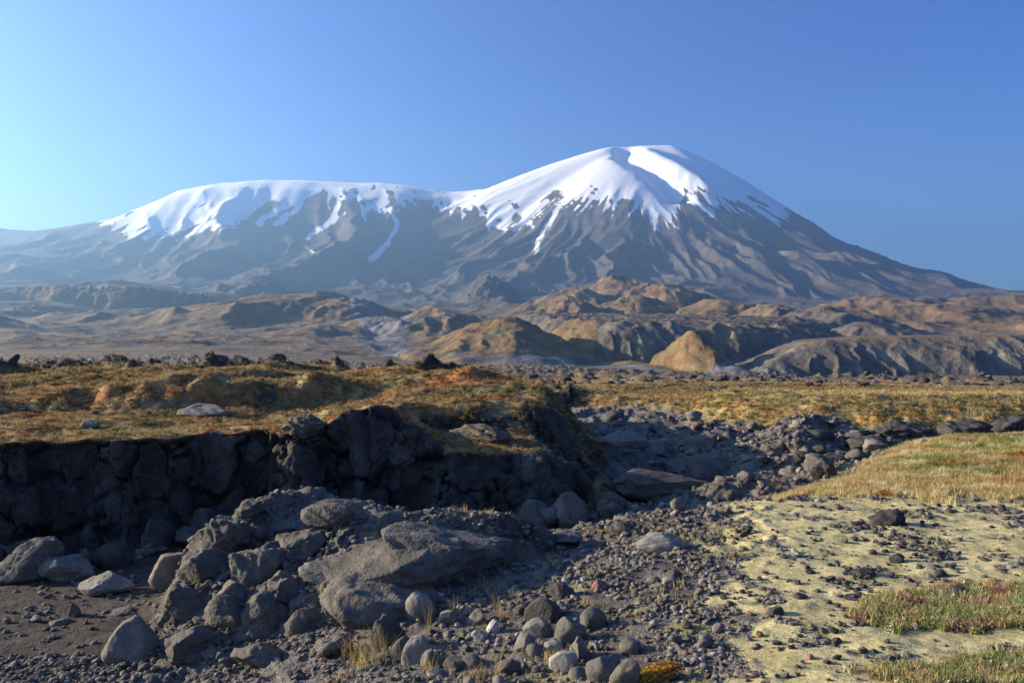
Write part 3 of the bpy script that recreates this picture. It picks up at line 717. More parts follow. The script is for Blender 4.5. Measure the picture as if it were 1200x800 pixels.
# (centre px, foot py, width px, height px, depth factor, style, tone, (tilt x, tilt y, turn z), seed, name, label)
BIG = [
 (146,776,74,54,.8,'dome','grey',(0,0,0),8,'boulder','smooth rounded boulder like a dome alone on the dark sand at the bottom left'),
 (116,699,60,28,.7,'angular','pale',(0,5,0),2,'boulder','pale pitted boulder lying flat on the dark sand under the shaded cliff'),
 (198,690,54,48,.7,'smooth','brown',(0,-30,20),3,'boulder','long rounded boulder leaning up beside the pile of brown outcrop blocks'),
 (14,684,84,54,.7,'angular','dark',(0,-8,15),4,'boulder','large dark slab cut by the left edge at the foot of the cliff'),
 (68,684,66,34,.7,'angular','grey',(0,8,-10),5,'boulder','low wedge shaped grey boulder right of the large slab under the cliff'),
 (100,664,24,22,.8,'angular','dark',(0,10,0),6,'boulder','small dark boulder with one lit edge behind the pale pitted boulder'),
 (126,668,38,34,.8,'angular','dark',(0,0,30),7,'boulder','dark block in the shade against the cliff foot behind the pitted boulder'),
 (86,722,14,18,.8,'angular','brown',(0,0,10),8,'stone','small upright stone standing on the dark sand below the pitted boulder'),
 (134,722,34,9,.8,'slab','dark',(0,-5,0),9,'stone','thin flat stone sunk in the dark sand right of the small upright stone'),
 (66,733,22,9,.8,'slab','grey',(0,5,0),10,'stone','flat grey stone half buried in the dark sand at the left'),
 (330,716,56,46,.9,'angular','bed',(6,0,40),84,'boulder','jagged block behind and right of the tall square topped block'),
 (352,742,44,30,.9,'bedrock','bed',(0,0,10),85,'boulder','low rough block right of the tall square topped block'),
 (318,668,46,34,.9,'bedrock','bed',(0,0,70),86,'boulder','rough block under the small dark lump of the outcrop'),
 (345,652,58,34,.9,'angular','bed',(0,0,-30),87,'boulder','shaded block below the broad rough lump of the outcrop'),
 (240,652,40,36,.9,'angular','bed',(0,0,-30),88,'boulder','block at the far left foot of the dark lumpy boulder'),
 (262,708,44,30,.9,'angular','bed',(0,0,100),89,'boulder','block filling the gap below the two rough stacked blocks'),
 (300,786,70,34,.9,'slab','brown',(0,12,20),90,'boulder','slanting tan slab of rock low down right of the cracked ledge'),
 (388,770,44,24,.9,'lava','dark',(0,0,20),91,'boulder','dark lump in the gravel left of the dry grass tufts'),
 (212,728,58,46,.9,'angular','bed',(0,4,20),11,'boulder','faceted block with a lit left face at the lower left end of the outcrop'),
 (256,734,38,42,.9,'angular','bed',(0,0,-15),12,'boulder','squat block wedged right of the faceted block with the lit left face'),
 (298,748,66,62,.8,'angular','bed',(0,3,5),13,'boulder','tall square topped block in the middle of the outcrop pile'),
 (268,738,30,30,.8,'angular','bed',(0,3,5),51,'boulder','narrow block squeezed against the foot of the tall square topped block'),
 (236,684,60,42,.9,'bedrock','bed',(0,0,20),14,'boulder','rough block stacked on top of the faceted block of the outcrop'),
 (288,690,64,52,.9,'bedrock','bed',(0,0,-20),15,'boulder','rough brown block behind the tall square topped block'),
 (256,658,62,54,.9,'lava','dark',(0,0,0),16,'boulder','dark lumpy boulder at the upper left end of the outcrop'),
 (296,644,44,34,.9,'lava','dark',(0,0,50),17,'boulder','small dark lump right of the dark lumpy boulder'),
 (332,634,66,40,.9,'bedrock','bed',(0,0,10),18,'boulder','broad rough lump on the crest of the outcrop before the cliff shade'),
 (290,610,34,24,.9,'lava','dark',(0,0,10),19,'boulder','round lump topping the outcrop crest against the dark cliff'),
 (390,612,74,26,.9,'bedrock','bed',(0,0,10),52,'boulder','long low lump on the outcrop crest right of the broad rough lump'),
 (228,768,78,34,.9,'slab','bed',(0,4,10),20,'boulder','low cracked ledge of rock right of the smooth dome boulder'),
 (378,682,74,22,.9,'slab','grey',(0,4,0),21,'boulder','low pale slab joining the outcrop blocks to the great hump'),
 (446,690,160,50,.8,'bedrock','bed',(0,-8,0),22,'outcrop','left shoulder of the great rounded outcrop hump in the foreground'),
 (512,682,130,62,.9,'bedrock','bed',(0,3,0),23,'outcrop','great rounded outcrop hump rising highest in the middle of the foreground'),
 (438,728,120,52,.9,'bedrock','bed',(0,0,10),24,'outcrop','cracked grey mass of rock below the great rounded outcrop hump'),
 (572,664,60,34,.9,'bedrock','bed',(0,0,10),25,'outcrop','small rock shoulder at the right foot of the great rounded hump'),
 (492,726,36,32,.8,'smooth','grey',(0,10,10),26,'boulder','rounded grey boulder beside the small orange plant'),
 (452,762,42,46,.8,'angular','dark',(0,-6,20),27,'boulder','dark cube like block behind the biggest tuft of dry grass'),
 (486,778,28,38,.7,'smooth','grey',(0,32,0),28,'boulder','pale oval boulder tilted to the right beside the dry grass tuft'),
 (470,775,24,34,.7,'round','dark',(0,20,0),53,'stone','dark stone leaning against the left side of the pale oval boulder'),
 (502,782,18,26,.7,'round','grey',(0,20,0),54,'stone','grey stone leaning against the right side of the pale oval boulder'),
 (562,752,20,14,.9,'round','pale',(0,0,0),29,'stone','pale rounded stone left of the bright white angular stone'),
 (578,742,17,18,.8,'angular','white',(0,-20,0),30,'stone','bright white angular stone on the gravel at the bottom middle'),
 (516,701,18,8,.9,'slab','white',(0,20,0),31,'stone','whitish flat stone beside the rounded grey boulder'),
 (525,733,22,20,.8,'angular','grey',(0,0,0),32,'stone','grey stone with a tilted flat top behind a dry grass stalk'),
 (556,732,22,20,.8,'angular','brown',(0,0,0),33,'stone','brown stone between two dry grass stalks above the white stone'),
 (636,730,42,30,.8,'round','dark',(0,-10,0),34,'boulder','large dark rounded boulder above the pile of grey boulders'),
 (630,747,32,22,.8,'round','grey',(0,0,0),35,'stone','pitted grey stone just below the large dark rounded boulder'),
 (658,702,30,20,.8,'angular','dark',(0,0,0),36,'stone','dark stone up the slope above the large dark rounded boulder'),
 (668,757,34,36,.9,'round','grey',(20,24,0),37,'boulder','upright grey boulder leaning at the top of the boulder pile'),
 (680,775,22,38,.9,'angular','grey',(10,-16,30),38,'boulder','tall narrow grey boulder standing in the middle of the pile'),
 (661,786,34,26,.7,'smooth','pale',(0,-28,0),39,'boulder','smooth pale boulder lying at the lower left of the pile'),
 (650,764,26,14,.8,'round','pale',(0,6,0),40,'stone','small pale stone on top of the smooth pale boulder'),
 (697,738,30,30,.8,'round','grey',(0,0,0),41,'boulder','rounded grey boulder at the edge of the yellow green moss'),
 (710,801,42,36,.8,'smooth','grey',(0,8,0),42,'boulder','broad grey boulder at the bottom edge left of the orange shrub'),
 (735,806,30,40,.6,'smooth','brown',(0,30,0),43,'boulder','smooth slanting boulder directly under the orange shrub'),
 (703,691,18,13,.8,'round','red',(0,0,0),44,'stone','small reddish dark stone set in the yellow green moss'),
 (616,765,24,26,.8,'round','grey',(0,0,0),45,'stone','grey stone at the left side of the boulder pile'),
 (597,791,26,22,.8,'round','dark',(0,0,0),46,'stone','dark stone casting a deep shadow near the bottom middle'),
 (507,793,24,13,.8,'slab','pale',(0,-16,0),47,'stone','pale wedge shaped stone low down right of the big grass tuft'),
 (533,786,30,15,.8,'round','brown',(0,0,0),48,'stone','low brown stone beside the pale wedge shaped stone'),
 (779,646,64,24,.8,'slab','slab',(0,-4,0),49,'boulder','long low pale slab at the near edge of the shaded stream bed'),
 (796,598,18,15,.8,'round','brown',(0,0,0),50,'stone','round brown stone catching light in the shaded stream bed'),
 (657,640,50,16,.9,'lava','dark',(0,-4,0),55,'boulder','dark rough ledge at the near lip of the shaded stream bed'),
 (726,628,36,18,.9,'lava','dark',(0,-4,0),56,'boulder','dark pyramid shaped rock in shade at the near lip of the stream bed'),
 (838,562,58,28,.9,'angular','bed',(0,6,20),57,'boulder','pointed smooth rock with a sunlit left face in the stream bed'),
 (786,578,110,26,.7,'slab','bed',(0,4,0),58,'outcrop','wide low swell of polished rock lying half in shade'),
 (885,582,100,20,.9,'slab','grey',(0,-4,0),59,'outcrop','flat sunlit shelf of polished rock right of the shaded swell'),
 (728,532,64,34,.9,'slab','slab',(0,4,0),60,'outcrop','pale sunlit ledge split by a dark notch at the head of the gully'),
 (772,534,40,24,.9,'slab','slab',(0,-4,0),61,'boulder','squarish pale block right of the dark notch in the gully'),
 (102,502,20,12,.9,'round','grey',(0,0,0),62,'boulder','lone rounded grey boulder on the grassy left terrace'),
 (22,484,14,7,.9,'round','dark',(0,0,0),63,'stone','small dark stone on the grass near the left edge'),
 (107,486,13,6,.9,'round','dark',(0,0,0),64,'stone','small dark stone on the grass behind the lone rounded boulder'),
 (232,488,60,19,.9,'slab','grey',(0,0,0),65,'boulder','grey rock ledge under the shaded scarp of the left terrace'),
 (352,516,58,32,.9,'lava','brown',(0,0,0),66,'boulder','big round brown boulder in the hollow behind the cliff edge'),
 (300,540,30,26,.9,'lava','dark',(0,0,0),67,'boulder','dark rock jutting from the cliff edge below the lit grass'),
 (450,545,84,58,.8,'lava','dark',(0,0,0),68,'outcrop','dark rock buttress of the cliff under the red tinted grass'),
 (560,520,80,24,.8,'lava','brown',(0,0,0),69,'boulder','lit rock top on the lower ledge right of the dark buttress'),
 (1072,516,70,24,.8,'lava','lava',(0,0,0),70,'boulder','black rough lava block behind the grass rise left of the other black blocks'),
 (1142,512,56,24,.8,'lava','lava',(0,0,0),71,'boulder','black lava block in the middle of those behind the grass rise'),
 (1192,510,52,26,.8,'lava','lava',(0,0,0),72,'boulder','black lava block at the right edge behind the grass rise'),
 (1022,526,46,18,.8,'lava','dark',(0,0,0),73,'boulder','low dark rock at the left end of the row of black lava blocks'),
 (962,518,44,16,.8,'lava','dark',(0,0,0),74,'boulder','dark ridge of rock on the grey bed below the grassy bank'),
 (968,560,30,26,.8,'lava','dark',(0,0,0),75,'boulder','dark jagged rock at the left foot of the grass rise'),
 (1046,616,42,20,.8,'lava','lava',(0,0,0),76,'boulder','biggest black rock heap on the pale moss flat'),
 (1018,676,20,13,.8,'round','lava',(0,0,0),77,'stone','rounded black stone left of the middle of the moss flat'),
 (1054,660,19,13,.8,'round','lava',(0,0,0),78,'stone','black stone standing behind the other stones of the moss flat'),
 (1106,676,17,10,.8,'round','lava',(0,0,0),79,'stone','black stone far back on the right part of the moss flat'),
 (1127,700,20,15,.8,'round','lava',(0,0,0),80,'stone','black stone just above the green heath patch'),
 (1004,704,24,8,.8,'round','lava',(0,0,0),81,'stone','flat black stone at the upper left corner of the green heath patch'),
 (940,702,17,9,.8,'round','lava',(0,0,0),82,'stone','small black dome of stone left of the flat black stone'),
 (911,722,18,13,.8,'round','lava',(0,0,0),83,'stone','black stone with a long shadow low on the left of the moss flat'),
]
rng = np.random.default_rng(11)
seen = 0
for (px, py, wp, hp, df, st, tone, tl, sd, nm, lab) in BIG:
    x, y, z = hit(px, min(py, 799) if py > 799 else py)
    if py > 799: x, y, z = hit(px, py)
    s = y / F * 1.0
    me = rock_mesh(sd * 37 + 5, st, 5 if wp > 55 else 4); me.name = nm + '_form'; me.materials.append(MR[tone])
    wd, hh = wp * s, hp * s
    big = wp > 100
    put_rock(nm, me, x, y + wd * df * .42, z - .02, (wd * (1.22 if tone == 'bed' else 1.08), wd * df * (1.15 if tone == 'bed' else 1), hh * (1.3 if tone == 'bed' else 1.14)), (R(tl[0]), R(tl[1]), R(tl[2])), lab, None, 'outcrop' if nm == 'outcrop' else ('boulder' if nm == 'boulder' else 'stone'), .34 if st == 'slab' or tone == 'bed' else .22)

LOOSE = []
def scatter_rocks(n, pts, styles, tones, smin, smax, name, look, group, cat, hz=(.55, .85), power=2.2):
    for i in range(n):
        x, y = pts[i]; z = float(H(np.array([x]), np.array([y]))[0])
        st = styles[rng.integers(len(styles))]; tn = tones[rng.integers(len(tones))]
        s = smin + (smax - smin) * rng.random() ** power
        me = with_mat(PROTO[st][rng.integers(6)], tn)
        o = put_rock(name, me, x, y, z, (s, s * rng.uniform(.7, 1.0), s * rng.uniform(*hz)), (rng.normal() * .2, rng.normal() * .2, rng.uniform(0, 6.28)), 'x', group, cat, .22)
        big = 'small' if s < smin + (smax - smin) * .12 else ('medium' if s < smin + (smax - smin) * .4 else 'large')
        LOOSE.append((o, big + ' ' + look[tn], 600 + F * x / y, 400 - F * z / y, zone_marks))
def name_loose():
    """each loose rock is told apart by its look and by the landmark nearest to it"""
    ordn = ['nearest', 'second nearest', 'third nearest', 'fourth nearest', 'fifth nearest', 'sixth nearest', 'seventh nearest', 'eighth nearest', 'ninth nearest', 'tenth nearest']
    buckets = {}
    for o, look, px, py, marks in LOOSE:
        best = min(marks, key=lambda m: (m[0] - px) ** 2 + (2.0 * (m[1] - py)) ** 2)
        dx, dy = px - best[0], 2.0 * (py - best[1])
        side = ('right of' if dx > 0 else 'left of') if abs(dx) > abs(dy) else ('below' if dy > 0 else 'above')
        buckets.setdefault((look, side, best[2]), []).append((math.hypot(dx, dy), o))
    for (look, side, mark), lst in buckets.items():
        lst.sort(key=lambda q: q[0])
        for i, (d, o) in enumerate(lst):
            o['label'] = ('%s %s the %s' % (look, side, mark)) if len(lst) == 1 else ('%s %s, %s the %s' % (look, ordn[min(i, 9)], side, mark))
def pick(n, fn, box, mind=.0):
    out = []
    k = 0
    while len(out) < n and k < 200000:
        k += 1
        # even over the picture of the ground, so denser near the eye
        px = rng.uniform(box[0], box[2]); py = rng.uniform(box[1], box[3])
        d = None
        zz = box[4]; d = -zz * F / (py - 400); x = (px - 600) / F * d
        if fn is not None and not fn(px, py): continue
        if mind and any((x - a) ** 2 + (d - b) ** 2 < mind ** 2 for a, b in out): continue
        out.append((x, d))
    return out
cob = lambda px, py: px < 870 - (800 - py) * .05 and py > 640 + abs(px - 700) * .12 and not (px < 560 and py < 720)
zone_marks = [(492,710,'rounded grey boulder'),(486,765,'pale oval boulder'),(578,735,'bright white stone'),(636,718,'large dark rounded boulder'),(672,765,'tall narrow boulder'),
    (697,725,'boulder by the yellow moss'),(710,790,'broad grey boulder'),(760,778,'orange shrub'),(779,636,'long pale slab'),(658,695,'dark stone up the slope'),(820,700,'moss edge'),(600,660,'great hump'),(840,780,'bottom moss edge')]
CNT = 'on the foreground gravel'
scatter_rocks(78, pick(78, cob, (500, 660, 860, 815, -3.55), .16), ['round', 'round', 'angular'], ['grey', 'grey', 'dark', 'brown'], .07, .26, 'cobble',
    dict(grey='grey cobble', dark='dark cobble', brown='brownish cobble'), 'cobbles on the foreground slope', 'stone')
mo = lambda px, py: px > 880 + (800 - py) * .12 and not (py > 705 and px > 985)
zone_marks = [(1046,608,'biggest black heap on the moss'),(1018,670,'rounded black stone on the moss'),(1054,655,'backmost black stone'),(1106,671,'far right black stone'),(1127,692,'stone by the heath patch'),
    (1004,700,'flat black stone'),(940,698,'black dome stone'),(911,716,'black stone with long shadow'),(900,780,'bottom of the moss flat'),(1180,640,'right edge of the moss flat'),(900,640,'gravel edge of the moss')]
scatter_rocks(84, pick(84, mo, (860, 600, 1200, 800, -3.25), .12), ['round', 'lava'], ['lava', 'lava', 'dark', 'lava', 'red'], .05, .15, 'stone',
    dict(lava='black stone', red='reddish stone', dark='dark grey stone'), 'stones on the moss flat', 'stone', (.35, .7))
def bedpts(n):
    out = []
    while len(out) < n:
        x = rng.uniform(2.5, 15); y = rng.uniform(22, 36)
        su, sn = near_parts(np.array([x]), np.array([y]))
        if su[0] < -.1 and sn[0] < .2 and y < 38 and not (x < 7.5 and y < 29) and not (x < 7.5 and y < 26): out.append((x, y))
    return out
zone_marks = [(728,520,'split pale ledge'),(772,525,'squarish pale block'),(838,550,'pointed sunlit rock'),(786,560,'shaded rock swell'),(885,575,'flat sunlit shelf'),(962,512,'dark ridge of rock'),
    (1022,518,'low dark rock'),(968,548,'jagged rock by the grass rise'),(880,505,'foot of the grassy bank'),(1072,505,'left black lava block')]
scatter_rocks(64, bedpts(64), ['lava', 'lava', 'angular'], ['dark', 'brown', 'dark', 'slab'], .25, .95, 'lava_block',
    dict(dark='dark lava block', brown='brown lava block', slab='pale lava block'), 'lava blocks in the dry bed', 'rock', (.45, .8))
def shelf(n):
    out = []
    while len(out) < n:
        px = rng.uniform(0, 200); py = 768 + rng.uniform(0, 34) + (0 if rng.random() < .7 else -60)
        d = 4.58 * F / (py - 400); out.append(((px - 600) / F * d, d))
    return out
zone_marks = [(146,760,'smooth dome boulder'),(86,712,'small upright stone'),(134,718,'thin flat stone'),(66,728,'flat half buried stone'),(10,780,'lower left corner'),(75,785,'middle of the pebble strip'),(228,755,'low cracked ledge'),(116,690,'pale pitted boulder')]
scatter_rocks(36, shelf(36), ['round', 'angular'], ['pale', 'grey', 'grey'], .06, .18, 'stone',
    dict(pale='pale pebble', grey='grey pebble'), 'pebbles on the dark sand', 'stone')
def horizon(n):
    out = []
    while len(out) < n:
        x = rng.uniform(-30, -2); y = rng.uniform(40, 58)
        if x > -y * .66: out.append((x, y))
    return out
zone_marks = [(15,428,'left edge of the terrace skyline'),(120,425,'left part of the terrace skyline'),(240,425,'second fifth of the terrace skyline'),(350,430,'middle of the terrace skyline'),(440,435,'right part of the terrace skyline'),(540,440,'right end of the terrace skyline')]
scatter_rocks(40, horizon(40), ['lava'], ['lava', 'lava', 'dark'], .4, 1.3, 'lava_block',
    dict(lava='black craggy lump', dark='dark grey craggy lump'), 'lava lumps along the terrace edge', 'rock', (.4, .65))
zone_marks = [(14,650,'large dark slab'),(68,655,'low wedge boulder'),(126,640,'dark block at the cliff foot'),(198,650,'long leaning boulder'),(256,620,'dark lumpy boulder'),(332,600,'broad rough lump'),(450,560,'dark rock buttress'),(520,590,'middle of the cliff foot'),(620,580,'right end of the cliff')]
def foot(n):
    out = []
    while len(out) < n:
        x = rng.uniform(-12, 2.6); y = rng.uniform(15.5, 22.5)
        su, sn = near_parts(np.array([x]), np.array([y]))
        if -.8 < su[0] < -.05 and sn[0] < .3: out.append((x, y))
    return out
scatter_rocks(56, foot(56), ['angular', 'lava', 'angular'], ['dark', 'bed', 'dark'], .25, 1.1, 'fallen_block', dict(dark='dark fallen block', bed='grey fallen block'), 'fallen blocks along the cliff foot', 'rock', (.6, 1.0), 1.6)
name_loose()

# ------------------------------------------------------------------ plants
def blade_clump(nb, spread, lean, wid, seed, seedheads=False):
    rg = np.random.default_rng(seed); V = []; Fs = []
    for i in range(nb):
        a = rg.uniform(0, 6.28); r = spread * math.sqrt(rg.random()); bx, by = r * math.cos(a), r * math.sin(a)
        h = rg.uniform(.3, 1.0); la = rg.uniform(0, 6.28); l = lean * rg.random(); f = rg.uniform(0, 3.14)
        wx, wy = math.cos(f) * wid, math.sin(f) * wid
        m = (bx + math.cos(la) * l * .35 * h, by + math.sin(la) * l * .35 * h, h * .55); t = (bx + math.cos(la) * l * h, by + math.sin(la) * l * h, h)
        k = len(V)
        V += [(bx - wx, by - wy, -.05), (bx + wx, by + wy, -.05), (m[0] + wx * .8, m[1] + wy * .8, m[2]), (m[0] - wx * .8, m[1] - wy * .8, m[2]), (t[0] + wx * .25, t[1] + wy * .25, t[2]), (t[0] - wx * .25, t[1] - wy * .25, t[2])]
        Fs += [(k, k + 1, k + 2, k + 3), (k + 3, k + 2, k + 4, k + 5)]
    me = bpy.data.meshes.new('blades'); me.from_pydata(V, [], Fs); me.update(); return me
def leaf_clump(nl, seed, leaf=.10, dome=.6):
    rg = np.random.default_rng(seed); V = []; Fs = []
    for i in range(nl):
        v = rg.normal(size=3); v /= np.linalg.norm(v); v[2] = abs(v[2]); r = rg.uniform(.5, 1.0) ** .5
        c = v * r * np.array([.5, .5, dome]); n = v + rg.normal(size=3) * .7; n /= np.linalg.norm(n)
        a = np.cross(n, rg.normal(size=3)); a /= np.linalg.norm(a); b = np.cross(n, a); l = leaf * rg.uniform(.6, 1.3)
        k = len(V); V += [tuple(c - a * l), tuple(c + b * l * .5), tuple(c + a * l), tuple(c - b * l * .5)]; Fs.append((k, k + 1, k + 2, k + 3))
    me = bpy.data.meshes.new('leaves'); me.from_pydata(V, [], Fs); me.update(); return me
def plant_mat(name, instanced=True, c1=(.4, .3, .1), c2=(.3, .2, .05)):
    m, t, b = new_mat(name)
    oi = t.nodes.new('ShaderNodeNewGeometry')
    if instanced:
        at = t.nodes.new('ShaderNodeAttribute'); at.attribute_type = 'INSTANCER'; at.attribute_name = 'tint'
        col = at.outputs['Color']
    else:
        mx = t.nodes.new('ShaderNodeMix'); mx.data_type = 'RGBA'; mx.inputs[6].default_value = (*c1, 1); mx.inputs[7].default_value = (*c2, 1)
        t.links.new(oi.outputs['Random Per Island'], mx.inputs[0]); col = mx.outputs[2]
    f = ramp(t, oi.outputs['Random Per Island'], 0, 1, .7, 1.3)
    cc = scale_col(t, col, f)
    t.links.new(cc, b.inputs['Base Color'])
    tr = t.nodes.new('ShaderNodeBsdfTranslucent'); t.links.new(cc, tr.inputs[0])
    mxs = t.nodes.new('ShaderNodeMixShader'); mxs.inputs[0].default_value = .3
    t.links.new(b.outputs[0], mxs.inputs[1]); t.links.new(tr.outputs[0], mxs.inputs[2])
    t.links.new(mxs.outputs[0], t.nodes['Material Output'].inputs['Surface'])
    return m
M_INST = plant_mat('heath and grass')
def scatter_gn(name, P, rot, scl, tint, protos, mat):
    """a cloud of points, each carrying one of the little prototype meshes"""
    me = bpy.data.meshes.new(name); me.vertices.add(len(P)); me.vertices.foreach_set('co', P.astype(np.float32).ravel())
    a = me.attributes.new('rot', 'FLOAT_VECTOR', 'POINT'); a.data.foreach_set('vector', rot.astype(np.float32).ravel())
    a = me.attributes.new('scl', 'FLOAT_VECTOR', 'POINT'); a.data.foreach_set('vector', scl.astype(np.float32).ravel())
    a = me.attributes.new('tint', 'FLOAT_VECTOR', 'POINT'); a.data.foreach_set('vector', tint.astype(np.float32).ravel())
    a = me.attributes.new('pick', 'INT', 'POINT'); a.data.foreach_set('value', np.random.default_rng(len(P)).integers(0, len(protos), len(P)).astype(np.int32))
    o = link(bpy.data.objects.new(name, me)); o['kind'] = 'stuff'
    ng = bpy.data.node_groups.new(name + ' nodes', 'GeometryNodeTree')
    ng.interface.new_socket('Geometry', in_out='INPUT', socket_type='NodeSocketGeometry'); ng.interface.new_socket('Geometry', in_out='OUTPUT', socket_type='NodeSocketGeometry')
    gi = ng.nodes.new('NodeGroupInput'); go = ng.nodes.new('NodeGroupOutput')
    col = bpy.data.collections.new(name + ' forms')
    for i, pm in enumerate(protos):
        c = pm.copy(); c.materials.clear(); c.materials.append(mat); po = bpy.data.objects.new('%s_form_%02d' % (name, i), c); col.objects.link(po)
    ci = ng.nodes.new('GeometryNodeCollectionInfo'); ci.inputs['Collection'].default_value = col; ci.inputs['Separate Children'].default_value = True
    ip = ng.nodes.new('GeometryNodeInstanceOnPoints'); ip.inputs['Pick Instance'].default_value = True
    def na(nm, typ):
        n = ng.nodes.new('GeometryNodeInputNamedAttribute'); n.data_type = typ; n.inputs['Name'].default_value = nm; return n.outputs['Attribute']
    L = ng.links.new
    L(gi.outputs[0], ip.inputs['Points']); L(ci.outputs[0], ip.inputs['Instance']); L(na('pick', 'INT'), ip.inputs['Instance Index'])
    L(na('rot', 'FLOAT_VECTOR'), ip.inputs['Rotation']); L(na('scl', 'FLOAT_VECTOR'), ip.inputs['Scale']); L(ip.outputs[0], go.inputs[0])
    md = o.modifiers.new('scatter', 'NODES'); md.node_group = ng
    return o
def cand(n, px0, px1, d0, d1, seed, p=1.0):
    rg = np.random.default_rng(seed)
    # random spots on the land, a little denser towards the viewer
    u = rg.random(n); y = (d0 ** (2 - p) + u * (d1 ** (2 - p) - d0 ** (2 - p))) ** (1 / (2 - p)) if p != 2 else d0 * (d1 / d0) ** u
    x = (rg.uniform(px0, px1, n) - 600) / F * y
    return x, y, rg
def pt(x, y): return np.stack([x, y, H(x, y)], -1)
def slope_at(x, y):
    e = .15; return np.hypot((H(x + e, y) - H(x - e, y)) / (2 * e), (H(x, y + e) - H(x, y - e)) / (2 * e))
GR = [blade_clump(12, .45, .5, .028, i) for i in range(5)]
LF = [leaf_clump(34, i, .16, .55) for i in range(5)]
# heath over the left terraces and the far bank
x, y, rg = cand(74000, -60, 1260, 16.5, 60, 1, 1.5)
col, rock, ex = col_near(x, y, 0 * x, 0 * x); sl = slope_at(x, y)
k = (ex['veg'] > rg.uniform(.35, .9, len(x))) & (sl < np.where(y > 22, 6.0, 1.3)) & (fbm(x * 1.5, y * 1.5, 3, 401) > rg.uniform(-.5, .12, len(x)))
x, y, col = x[k], y[k], col[k]; n = len(x); print('heath', n)
sz = (.045 + .07 * rg.random(n) ** 2) * np.clip(y / 22, .8, 2.0)
hz = veg_color(x, y)
scatter_gn('heath', pt(x, y), np.stack([0 * x, 0 * x, rg.uniform(0, 6.28, n)], -1), np.stack([sz * 2.0, sz * 2.0, sz * 1.1], -1),
           col * rg.uniform(.75, 1.4, n)[:, None] * np.stack([1.05 + 0 * x, 1 + 0 * x, 1 + 0 * x], -1), LF, M_INST)
x, y, rg = cand(60000, -60, 1260, 16.5, 60, 2, 1.5)
col, rock, ex = col_near(x, y, 0 * x, 0 * x); sl = slope_at(x, y)
k = (ex['veg'] > rg.uniform(.3, .9, len(x))) & (sl < np.where(y > 22, 2.5, 1.3)) & (fbm(x * .9, y * .9, 3, 402) > rg.uniform(-.3, .3, len(x)))
x, y, col = x[k], y[k], col[k]; n = len(x); print('dry grass', n)
sz = (.07 + .09 * rg.random(n)) * np.clip(y / 26, .8, 1.6)
scatter_gn('dry_grass', pt(x, y), np.stack([0 * x, 0 * x, rg.uniform(0, 6.28, n)], -1), np.stack([sz * 1.2, sz * 1.2, sz], -1),
           (col * .55 + C3(.42, .31, .14) * .6) * rg.uniform(.75, 1.25, n)[:, None], GR, M_INST)
# tall grass of the rise on the right
x, y, rg = cand(60000, 900, 1290, 14.5, 29, 3, 1.0)
col, rock, ex = col_near(x, y, 0 * x, 0 * x)
k = (ex['hump'] > rg.uniform(.2, .8, len(x))) & (fbm(x * .9, y * .9, 3, 403) > rg.uniform(-.6, .1, len(x)))
x, y, col = x[k], y[k], col[k]; n = len(x); print('rise grass', n)
sz = .07 + .10 * rg.random(n) ** 1.5 + .10 * ss(22, 26, y) * rg.random(n)
scatter_gn('rise_grass', pt(x, y), np.stack([0 * x, 0 * x, rg.uniform(0, 6.28, n)], -1), np.stack([sz, sz, sz], -1),
           (col * 1.25 + C3(.42, .33, .15) * .12) * rg.uniform(.75, 1.3, n)[:, None], GR, M_INST)
# low heath patches, bottom right
x, y, rg = cand(26000, 930, 1320, 6.8, 12.5, 4, 1.0)
col, rock, ex = col_near(x, y, 0 * x, 0 * x)
k = ex['heath'] > rg.uniform(.25, .7, len(x)); x, y = x[k], y[k]; n = len(x); print('low heath', n)
nn_ = fbm(x * 2.2, y * 2.2, 3, 404)[:, None]; q = rg.random((n, 1))
tc = np.where(nn_ > .02, C3(.22, .23, .075), np.where(nn_ < -.22, C3(.27, .14, .09), C3(.34, .27, .12))); tc = np.where(q > .86, C3(.45, .40, .25), tc)
sz = .045 + .05 * rg.random(n)
scatter_gn('low_heath', pt(x, y), np.stack([0 * x, 0 * x, rg.uniform(0, 6.28, n)], -1), np.stack([sz * 1.5, sz * 1.5, sz * 1.6], -1), tc * rg.uniform(.8, 1.5, n)[:, None], LF + GR, M_INST)
# loose gravel and pebbles
M_GRAV, t_, b_ = new_mat('loose gravel')
at_ = t_.nodes.new('ShaderNodeAttribute'); at_.attribute_type = 'INSTANCER'; at_.attribute_name = 'tint'; t_.links.new(at_.outputs['Color'], b_.inputs['Base Color'])
PEB = [rock_mesh(900 + i, 'angular' if i % 2 else 'round', 1 if i < 5 else 2) for i in range(8)]
for pm in PEB: pm.polygons.foreach_set('use_smooth', np.full(len(pm.polygons), False))
x, y, rg = cand(150000, -60, 1260, 6.5, 36, 5, 1.75)
col, rock, ex = col_near(x, y, 0 * x, 0 * x)
gx = fbm(x * 1.2, y * 1.2, 3, 405)
dens = ex['nn'] * (1 - ex['hump']) * (1 - ex['heath']) * np.where(ex['moss'] > .5, .06 + .55 * ss(.06, .26, fbm(x * .7, y * .9, 3, 407)), .85) * ss(-.35, .15, gx) + ex['bed'] * (.25 + .5 * ss(.0, .3, gx)) * np.where(ex['sand'] > .5, .28, 1)
dens = dens * (1 - ss(.02, .15, ex['cl'])) * (1 - .6 * ss(19, 22, y) * (x < 8)); dens = dens + ex['sand'] * (np.abs(y - 10.9) < .7) * .8
k = dens > rg.random(len(x)); x, y = x[k], y[k]; n = len(x); print('gravel', n)
sz = .016 + .095 * rg.random(n) ** 3.4; sz = sz * np.clip(y / 12, .8, 2.2)
on_moss = ex['moss'][k] > .5
